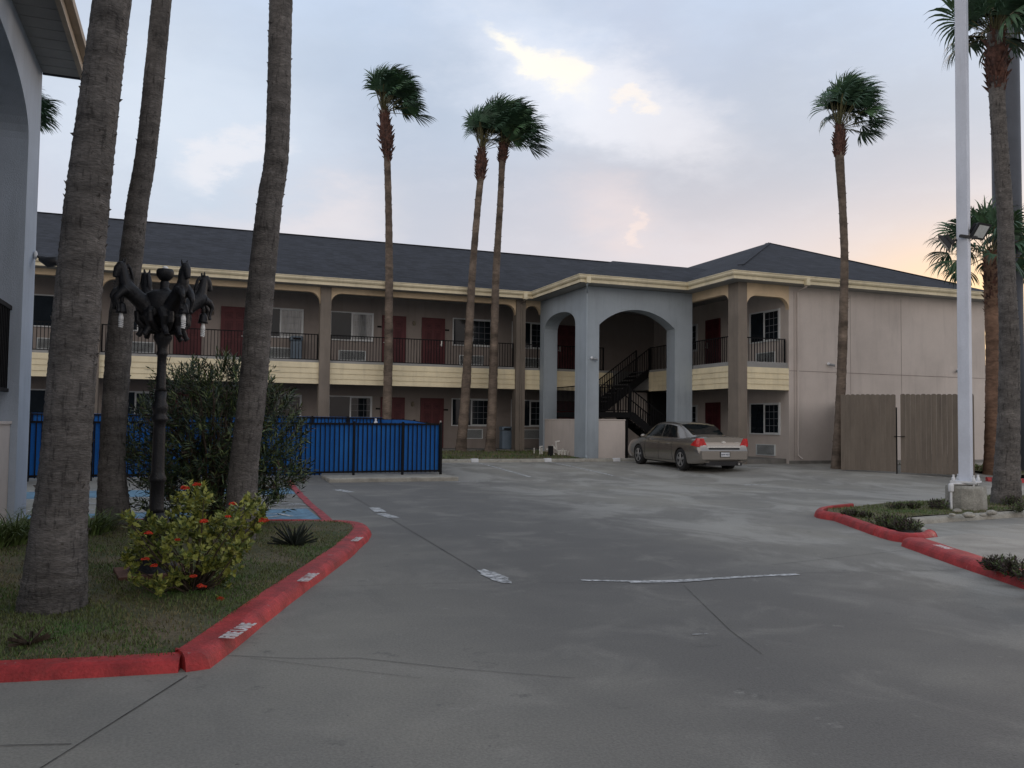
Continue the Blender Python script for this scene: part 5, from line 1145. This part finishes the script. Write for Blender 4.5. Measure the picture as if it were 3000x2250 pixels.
for i, (px, py, D, r_, h_, n, lb) in enumerate(((-20, 1640, 9.6, .3, .60, 170, 'strappy green clump at the very left edge of the lawn'), (40, 1632, 9.9, .3, .58, 170, 'strappy green clump left of the thickest palm, second from the edge'), (95, 1615, 10.3, .28, .52, 150, 'strappy green clump half hidden by the thickest palm'),
        (262, 1590, 10.8, .28, .56, 150, 'strappy green clump just right of the thickest palm'), (305, 1575, 11.2, .22, .42, 90, 'smaller strappy clump at the foot of the slim second palm'), (10, 1560, 12.2, .3, .45, 120, 'strappy clump against the pale low wall of the near building'))):
    clump(px, py, D, r_, h_, n, lb)
def rosette(p, r_, n, label, m='agave', name='agave', cat='plant', lw=.028, grp=None, el=(5, 75), h=1.0):
    p = Vector(p); t_ = thing(name, label, cat, p, grp); mb = MB()
    for i in range(n):
        a = i*2.4+random.uniform(-.2, .2); e = R(random.uniform(*el)); d = Vector((math.cos(a)*math.cos(e), math.sin(a)*math.cos(e), math.sin(e)*h)); l = r_*random.uniform(.75, 1.1); s_ = Vector((-math.sin(a), math.cos(a), 0)); q = p+Vector((d.x, d.y, 0))*.03; row = None
        for k in range(5):
            f = k/4; w_ = lw*(.8+.6*f-1.4*f*f)+.001; lift = Vector((0, 0, .010)); A, B, C_ = q-s_*w_+lift, q+s_*w_+lift, q-lift
            if row: mb.face(row[0], row[2], C_, A); mb.face(row[2], row[1], B, C_)
            row = (A, B, C_); q = q+d*l/4; d = (d+Vector((0, 0, -.06+.04*k))).normalized()
    link('leaves', mb.mesh('leaves', M[m], 'raw', t_.location), t_)
pg = ground(862, 1598, .1); rosette((pg.x, pg.y, .10), .30, 46, 'dark spiky rosette plant on the grass near the kerb corner', lw=.022)
pg = ground(88, 1885, .1); rosette((pg.x, pg.y, .10), .13, 22, 'small withered brown rosette in the near grass', 'twig', 'withered_plant', lw=.01, el=(0, 40))
def tuft(px, py, w_, h_, label, n=26):
    p = ground(px, py, .1); D = (p-CAM).dot(F); r_ = w_*D/FPX/2; hh = h_*D/FPX; t_ = thing('ground_cover_plant', label, 'plant', (p.x, p.y, .09), 'low dark plants on the right islands'); mb = MB()
    for i in range(n):
        a = random.uniform(0, 6.28); k = random.random()**.6; b = Vector((p.x, p.y, .09))+Vector((math.cos(a), math.sin(a)*.8, 0))*r_*k*.8
        for j in range(3):
            d = Vector((math.cos(a)*.5*k, math.sin(a)*.5*k, 1))+rv(.22); shoot(mb, b+Vector((0, 0, .0)), d, hh*random.uniform(.6, 1)*(1-.35*k), 11, .055, .009, .9, (0, 0, 1), .1)
    link('leaves', mb.mesh('leaves', [M['purple'], M['strap']], 'raw', t_.location), t_)
for a in ((2628, 1492, 50, 30, 'low spiky plant on the island back edge, left of three'), (2678, 1490, 46, 26, 'low spiky plant on the island back edge, middle of three'), (2748, 1490, 64, 36, 'low spiky plant directly left of the concrete plinth'),
          (2492, 1512, 44, 24, 'small plant near the nose of the right island'), (2540, 1515, 46, 20, 'small sparse plant behind the island nose'), (2600, 1542, 90, 50, 'big rounded plant mound inside the red island kerb'), (2660, 1552, 80, 44, 'dark plant mound at the end of the red island kerb'),
          (2960, 1480, 70, 34, 'plant at the foot of the palm right of the pole'), (2990, 1500, 60, 40, 'plant at the far right end of the island'), (2925, 1670, 90, 52, 'dark reddish plant bed behind the right kerb, left part'), (2985, 1690, 100, 70, 'dark reddish plant bed behind the right kerb at the frame edge'), (3060, 1725, 110, 70, 'dark plant mound beyond the right frame edge')):
    tuft(*a[:4], a[4], n=26 if a[2] > 60 else 14)
bed = MB(); BED = [(8.52, 6.9), (8.18, 6.0), (7.3, 3.8), (8.5, 3.4), (9.5, 6.6)]; bed.prism(BED, lambda a, b, t: (a, b, t), .0, .112); 
tag(bed.build('ground', M['soil']), 'planting bed soil behind the right red kerb', kind='structure')
blades(BED, lambda x, y: .112, 2500, .01, .04, [M['grassA'], M['grassB']], 'sparse grass on the right planting bed')
for i, (px, py, s_) in enumerate(((2805, 1500, .07), (2838, 1512, .09), (2905, 1505, .08), (2880, 1512, .05), (2790, 1512, .05))):
    p = ground(px, py, .1); o = MB().ball((p.x, p.y, .12), s_*1.3, s_, s_*.6, 9, 6, .12).build('rock', M['stone'], smooth=True)
    tag(o, ('small pale rock left of the plinth foot', 'larger pale rock in front of the plinth', 'pale rock right of the plinth foot', 'tiny pebble at the plinth foot, right side', 'tiny pebble at the plinth foot, left side')[i], 'rock', 'rocks round the pole plinth')

# ================================================================== CAR
CARP = Vector((15.13, 21.72, 0)); zr_, zf_ = gzm(15.1, 22.8), gzm(15.1, 25.6)
car = thing('parked_car', 'champagne grey four door saloon parked nose in by the stair porch', 'car', (CARP.x, CARP.y, zr_-.03))
car.rotation_euler = (0, -math.atan2(zf_-zr_, 2.8), math.pi/2-R(2)); car.rotation_mode = 'XYZ'
def cp(mb, name, m, smooth=False, parent=None):
    return link(name, mb.mesh(name, m, smooth), parent or car)
def cr_(tab, x):
    if x <= tab[0][0]: return tab[0][1:]
    for i in range(len(tab)-1):
        if tab[i][0] <= x <= tab[i+1][0]:
            t_ = (x-tab[i][0])/(tab[i+1][0]-tab[i][0]); t_ = t_*t_*(3-2*t_) if False else t_
            p1, p2 = tab[i][1:], tab[i+1][1:]; p0 = tab[max(i-1, 0)][1:]; p3 = tab[min(i+2, len(tab)-1)][1:]
            return tuple(.5*(2*b+(c-a)*t_+(2*a-5*b+4*c-d)*t_*t_+(-a+3*b-3*c+d)*t_**3) for a, b, c, d in zip(p0, p1, p2, p3))
    return tab[-1][1:]
BT = [(0, .80, .30, .985, 1.055), (.06, .865, .27, .995, 1.075), (.2, .90, .24, 1.0, 1.085), (.6, .925, .215, .985, 1.07), (1.1, .925, .20, .965, 1.03), (1.7, .925, .19, .95, .99), (3.0, .925, .19, .935, .97), (3.8, .92, .20, .915, .965), (4.2, .905, .20, .87, .93), (4.65, .875, .22, .79, .85), (4.9, .80, .25, .68, .74), (5.02, .68, .30, .58, .62)]
def sect(x):
    w_, zb, zs, zt = cr_(BT, x); h = zs-zb
    return [(.0, zb), (w_*.80, zb), (w_*.93, zb+.02), (w_*.965, zb+.09), (w_*.985, zb+h*.28), (w_, zb+h*.50), (w_*.998, zb+h*.60), (w_*.985, zb+h*.76), (w_*.955, zb+h*.90), (w_*.91, zs), (w_*.84, zs+(zt-zs)*.5), (w_*.6, zt-.008), (w_*.3, zt), (0, zt+.002)]
xs_ = [0, .015, .04, .07, .12, .2]+[.2+.1*i for i in range(1, 47)]+[4.87, 4.93, 4.98, 5.02]
bd = MB(); rows = []; NS = None
def dxr(x, z):                       # rear face: bumper stands proud of the boot lid
    if x > .5: return x
    k = 1-x/.5
    off = .10 if z > .73 else (.0 if .36 < z < .68 else (.06 if z <= .36 else .05)); return x+off*k
for x in xs_:
    s_ = sect(x); loop = [(y, z) for y, z in s_]+[(-y, z) for y, z in s_[-2:0:-1]]; NS = len(loop); rows.append(len(bd.v)); bd.v += [Vector((dxr(x, z), y, z)) for y, z in loop]
for a, b in zip(rows, rows[1:]):
    for j in range(NS): k = (j+1) % NS; bd.f.append((a+j, a+k, b+k, b+j)); bd.mi.append(0)
h_ = NS//2
for r0 in (rows[0], rows[-1]):
    for j in range(h_): A, B, C_, D_ = r0+j, r0+j+1, r0+(NS-j-1) % NS, r0+(NS-j) % NS; f = [A, B, C_, D_]; f = [q for i, q in enumerate(f) if q not in f[:i]]; bd.f.append(tuple(f)); bd.mi.append(0)
body = cp(bd, 'body', M['carpaint'], True)
cut = MB()
for x in (1.08, 3.90):
    for s_ in (-1, 1): cut.tube([(x, s_*.58, .335), (x, s_*1.1, .335)], .375, 32)
co_ = link('cut', cut.mesh('cut', M['dark'])); bo = body.modifiers.new('b', 'BOOLEAN'); bo.object = co_; bo.operation = 'DIFFERENCE'; bo.solver = 'EXACT'; co_.parent = car
bpy.context.view_layer.update(); dg = bpy.context.evaluated_depsgraph_get(); me = bpy.data.meshes.new_from_object(body.evaluated_get(dg)); body.modifiers.clear(); body.data = me; bpy.data.objects.remove(co_)
try: body.data.set_sharp_from_angle(angle=R(28))
except Exception: pass
RZ = [(.74, 1.02), (.95, 1.12), (1.25, 1.275), (1.55, 1.395), (1.85, 1.455), (2.2, 1.48), (2.6, 1.485), (2.95, 1.46), (3.25, 1.385), (3.6, 1.235), (3.95, 1.05), (4.1, .965)]
YB = [(.74, .66), (.95, .74), (1.3, .81), (1.8, .835), (3.2, .83), (3.7, .80), (4.1, .70)]; YR = [(.74, .60), (1.2, .62), (1.7, .63), (2.2, .64), (3.0, .625), (3.5, .62), (4.1, .62)]
def csec(x, n=7):
    zt, = cr_(RZ, x); yb, = cr_(YB, x); yr_, = cr_(YR, x); zb = .93; zr1 = zt-.055; zr1 = max(zr1, zb+.01)
    side = [(yb+(yr_-yb)*(t_**1.15), zb+(zr1-zb)*t_) for t_ in (0, .2, .4, .6, .8, 1)]
    return side+[(yr_-.05, zt-.018), (yr_-.16, zt-.004), (yr_*.4, zt+.006), (0, zt+.008)]
cb = MB(); rows = []
for i in range(35):
    x = .74+(4.1-.74)*i/34; s_ = csec(x); loop = s_+[(-y, z) for y, z in s_[-2::-1]]; n_ = len(loop); rows.append(len(cb.v)); cb.v += [Vector((x, y, z)) for y, z in loop]
for a, b in zip(rows, rows[1:]):
    for j in range(n_-1): cb.f.append((a+j, a+j+1, b+j+1, b+j)); cb.mi.append(0)
cp(cb, 'roof', M['carpaint'], True)
def cside(x, t_, s_, off=.006):
    zt, = cr_(RZ, x); yb, = cr_(YB, x); yr_, = cr_(YR, x); zr1 = zt-.055; return Vector((x, s_*(yb+(yr_-yb)*(t_**1.15)+off), .93+(zr1-.93)*t_+off*.3))
def sideglass(x0b, x0t, x1b, x1t, s_, zlo=1.0):
    mb = MB(); n = 12; m_ = 6; g_ = []
    for i in range(n+1):
        row = []
        for j in range(m_+1):
            f = j/m_; x = (x0b+(x0t-x0b)*f)*(1-i/n)+(x1b+(x1t-x1b)*f)*i/n; zt, = cr_(RZ, x); tl = (zlo-.93)/(max(zt-.055, .99)-.93); row.append(cside(x, min(tl, .9)+(.93-min(tl, .9))*f, s_))
        g_.append(row)
    for i in range(n):
        for j in range(m_): mb.face(g_[i][j], g_[i+1][j], g_[i+1][j+1], g_[i][j+1])
    return mb
for s_ in (-1, 1):
    cp(sideglass(1.46, 1.72, 2.40, 2.40, s_), 'rear_side_window', M['carglass'], True); cp(sideglass(2.46, 2.46, 3.72, 3.18, s_), 'front_side_window', M['carglass'], True)
def topglass(x0, x1, marg, name):
    mb = MB(); n = 12; m_ = 8; g_ = []
    for i in range(n+1):
        x = x0+(x1-x0)*i/n; zt, = cr_(RZ, x); yr_, = cr_(YR, x); row = []
        for j in range(m_+1): f = -1+2*j/m_; row.append(Vector((x, f*(yr_-marg), zt+.014-.012*f*f)))
        g_.append(row)
    for i in range(n):
        for j in range(m_): mb.face(g_[i][j], g_[i+1][j], g_[i+1][j+1], g_[i][j+1])
    cp(mb, name, M['carglass'], True)
topglass(.93, 1.60, .055, 'rear_window'); topglass(3.16, 3.98, .05, 'windscreen')
# dark seams: doors, boot lid, sill
sm_ = MB()
def bodyside(x, f, s_, off=.004):
    w_, zb, zs, zt = cr_(BT, x); sc__ = sect(x); z = zb+(zs-zb)*f
    for (y0, z0), (y1, z1) in zip(sc__[2:], sc__[3:]):
        if z0 <= z <= z1: y = y0+(y1-y0)*(z-z0)/(z1-z0+1e-6); return Vector((dxr(x, z), s_*(y+off), z))
    return Vector((x, s_*(w_+off), z))
for s_ in (-1, 1):
    for x in (1.62, 2.48, 3.42):
        pts = [bodyside(x-(.10 if (x == 1.62 and f < .45) else 0)*(.45-f)/.45, f, s_, .001) for f in (.12, .25, .4, .55, .7, .85, .98)]
        sm_.tube(pts, .006, 4)
    sm_.tube([bodyside(x, .12, s_, .001) for x in (1.52, 2, 2.5, 3, 3.42)], .006, 4)
cp(sm_, 'door_seams', M['dark'])
for s_ in (-1, 1):
    for x in (1.78, 2.66): mb = MB(); mb.tube([bodyside(x, .80, s_, .0), bodyside(x+.03, .80, s_, .03), bodyside(x+.15, .80, s_, .03), bodyside(x+.18, .80, s_, 0)], .013, 6); cp(mb, 'door_handle', M['carpaint'], True)
    mm = MB(); q = bodyside(3.45, .98, s_, .02); mm.ball(q+Vector((0, s_*.09, .08)), .055, .10, .065, 10, 7); mm.bar(q, q+Vector((0, s_*.05, .06)), .03); cp(mm, 'wing_mirror', M['carpaint'], True)
# tail lamps
def tail(s_):
    mb = MB(); g_ = []
    # rows from bottom to top; each row runs from the inner rear edge round the corner to the side point
    for f in (0, .2, .4, .6, .8, 1):
        z = .77+.25*f; w_ = .872-.03*f**2; xin = .095; yin = .56+.14*f; xe = .46-.30*f
        row = [Vector((xin-.005, s_*yin, z)), Vector((.090, s_*(yin*.5+w_*.45), z)), Vector((.092, s_*(w_-.03), z)), Vector((.112, s_*(w_+.012), z)), Vector((.16, s_*(w_+.035), z)), Vector((max(.2, xe), s_*(w_+.052-.01*f), z+.03*(1-f)))]
        g_.append(row)
    for i in range(5):
        for j in range(5): mb.face(g_[i][j], g_[i][j+1], g_[i+1][j+1], g_[i+1][j])
    o = cp(mb, 'tail_lamp', M['tail'], True)
    w2 = MB(); w2.face(Vector((.086, s_*.60, .775)), Vector((.086, s_*.72, .775)), Vector((.086, s_*.72, .81)), Vector((.086, s_*.60, .81))); cp(w2, 'reverse_lamp', M['plate'], False, o)
tail(1); tail(-1)
cp(MB().box(.065, .11, -.57, .57, .735, .785), 'chrome_strip', M['bright']); cp(MB().box(.03, .105, -.53, .53, .675, .733), 'bumper_recess', M['dark'])
pl_ = cp(MB().box(-.012, .012, -.17, .17, .455, .62), 'number_plate_frame', M['dark']); cp(MB().box(-.020, -.010, -.15, .15, .475, .60), 'number_plate', M['plate'], False, pl_)
tx = link('lettering', textmesh('BHW 4077', .085), pl_, (-.0215, 0, .535), rot=(R(90), 0, R(-90))); tx.data.materials.append(mat('plate_letter', (.05, .06, .12), .6)); tx.scale = (.72, .8, 1)
em = MB(); em.prism([(-.09, .0), (-.04, .022), (-.02, .035), (.02, .035), (.04, .022), (.09, .0), (.04, -.022), (.02, -.035), (-.02, -.035), (-.04, -.022)], lambda a, b, t: (t, a, .905+b), .082, .098); cp(em, 'emblem', M['bright'])
em2 = MB(); [em2.prism([(y, -.012), (y+.03, -.012), (y+.035, .012), (y+.005, .012)], lambda a, b, t: (t, a, .90+b), .086, .098) for y in (-.52, -.47, -.42)]; cp(em2, 'badge', M['bright'])
cp(MB().box(.04, .5, -.62, .62, .20, .30).box(.05, .09, -.50, .50, .29, .335), 'rear_valance', M['black'])
ex = MB(); [ex.tube([(.0, y, .25), (.3, y, .25)], .03, 12) for y in (-.5,)]; cp(ex, 'exhaust', M['chrome'])
cp(MB().box(.9, 4.2, -.70, .70, .16, .24), 'underbody', M['dark'])
for x in (1.08, 3.90):
    for s_ in (-1, 1):
        wh = link('wheel', None, car, (x, s_*.80, .335)); ty = MB(); n0 = 0
        prof = [(.20, -.10), (.235, -.112), (.30, -.112), (.328, -.095), (.335, -.05), (.335, .05), (.328, .095), (.30, .112), (.235, .112), (.20, .10)]
        ty.lathe([(r_, z) for r_, z in prof], (0, 0, 0), 36); [setattr(v, 'xyz', (v.x, v.z, v.y)) if False else None for v in ty.v]
        for i, v in enumerate(ty.v): ty.v[i] = Vector((v.x, v.z, v.y))
        link('tyre', ty.mesh('tyre', M['tyre'], True), wh)
        rm = MB(); yo = s_*.085; rm.tube([(0, s_*.02, 0), (0, s_*.03, 0)], .2, 28)
        rm.cur = 1
        for k in range(36):
            a, b = 2*math.pi*k/36, 2*math.pi*(k+1)/36
            for (r1, y1), (r2, y2) in (((.198, yo+s_*.02), (.222, yo+s_*.026)), ((.198, yo+s_*.02), (.19, s_*.03))):
                rm.face((r1*math.cos(a), y1, r1*math.sin(a)), (r1*math.cos(b), y1, r1*math.sin(b)), (r2*math.cos(b), y2, r2*math.sin(b)), (r2*math.cos(a), y2, r2*math.sin(a)))
        for k in range(5):
            a = 2*math.pi*k/5+.3; d = Vector((math.cos(a), 0, math.sin(a))); rm.bar(d*.03+Vector((0, yo, 0)), d*.205+Vector((0, yo+s_*.008, 0)), .035, .075)
        rm.tube([(0, s_*.05, 0), (0, yo+s_*.022, 0)], .045, 16)
        link('rim', rm.mesh('rim', [M['dark'], M['rim']]), wh)
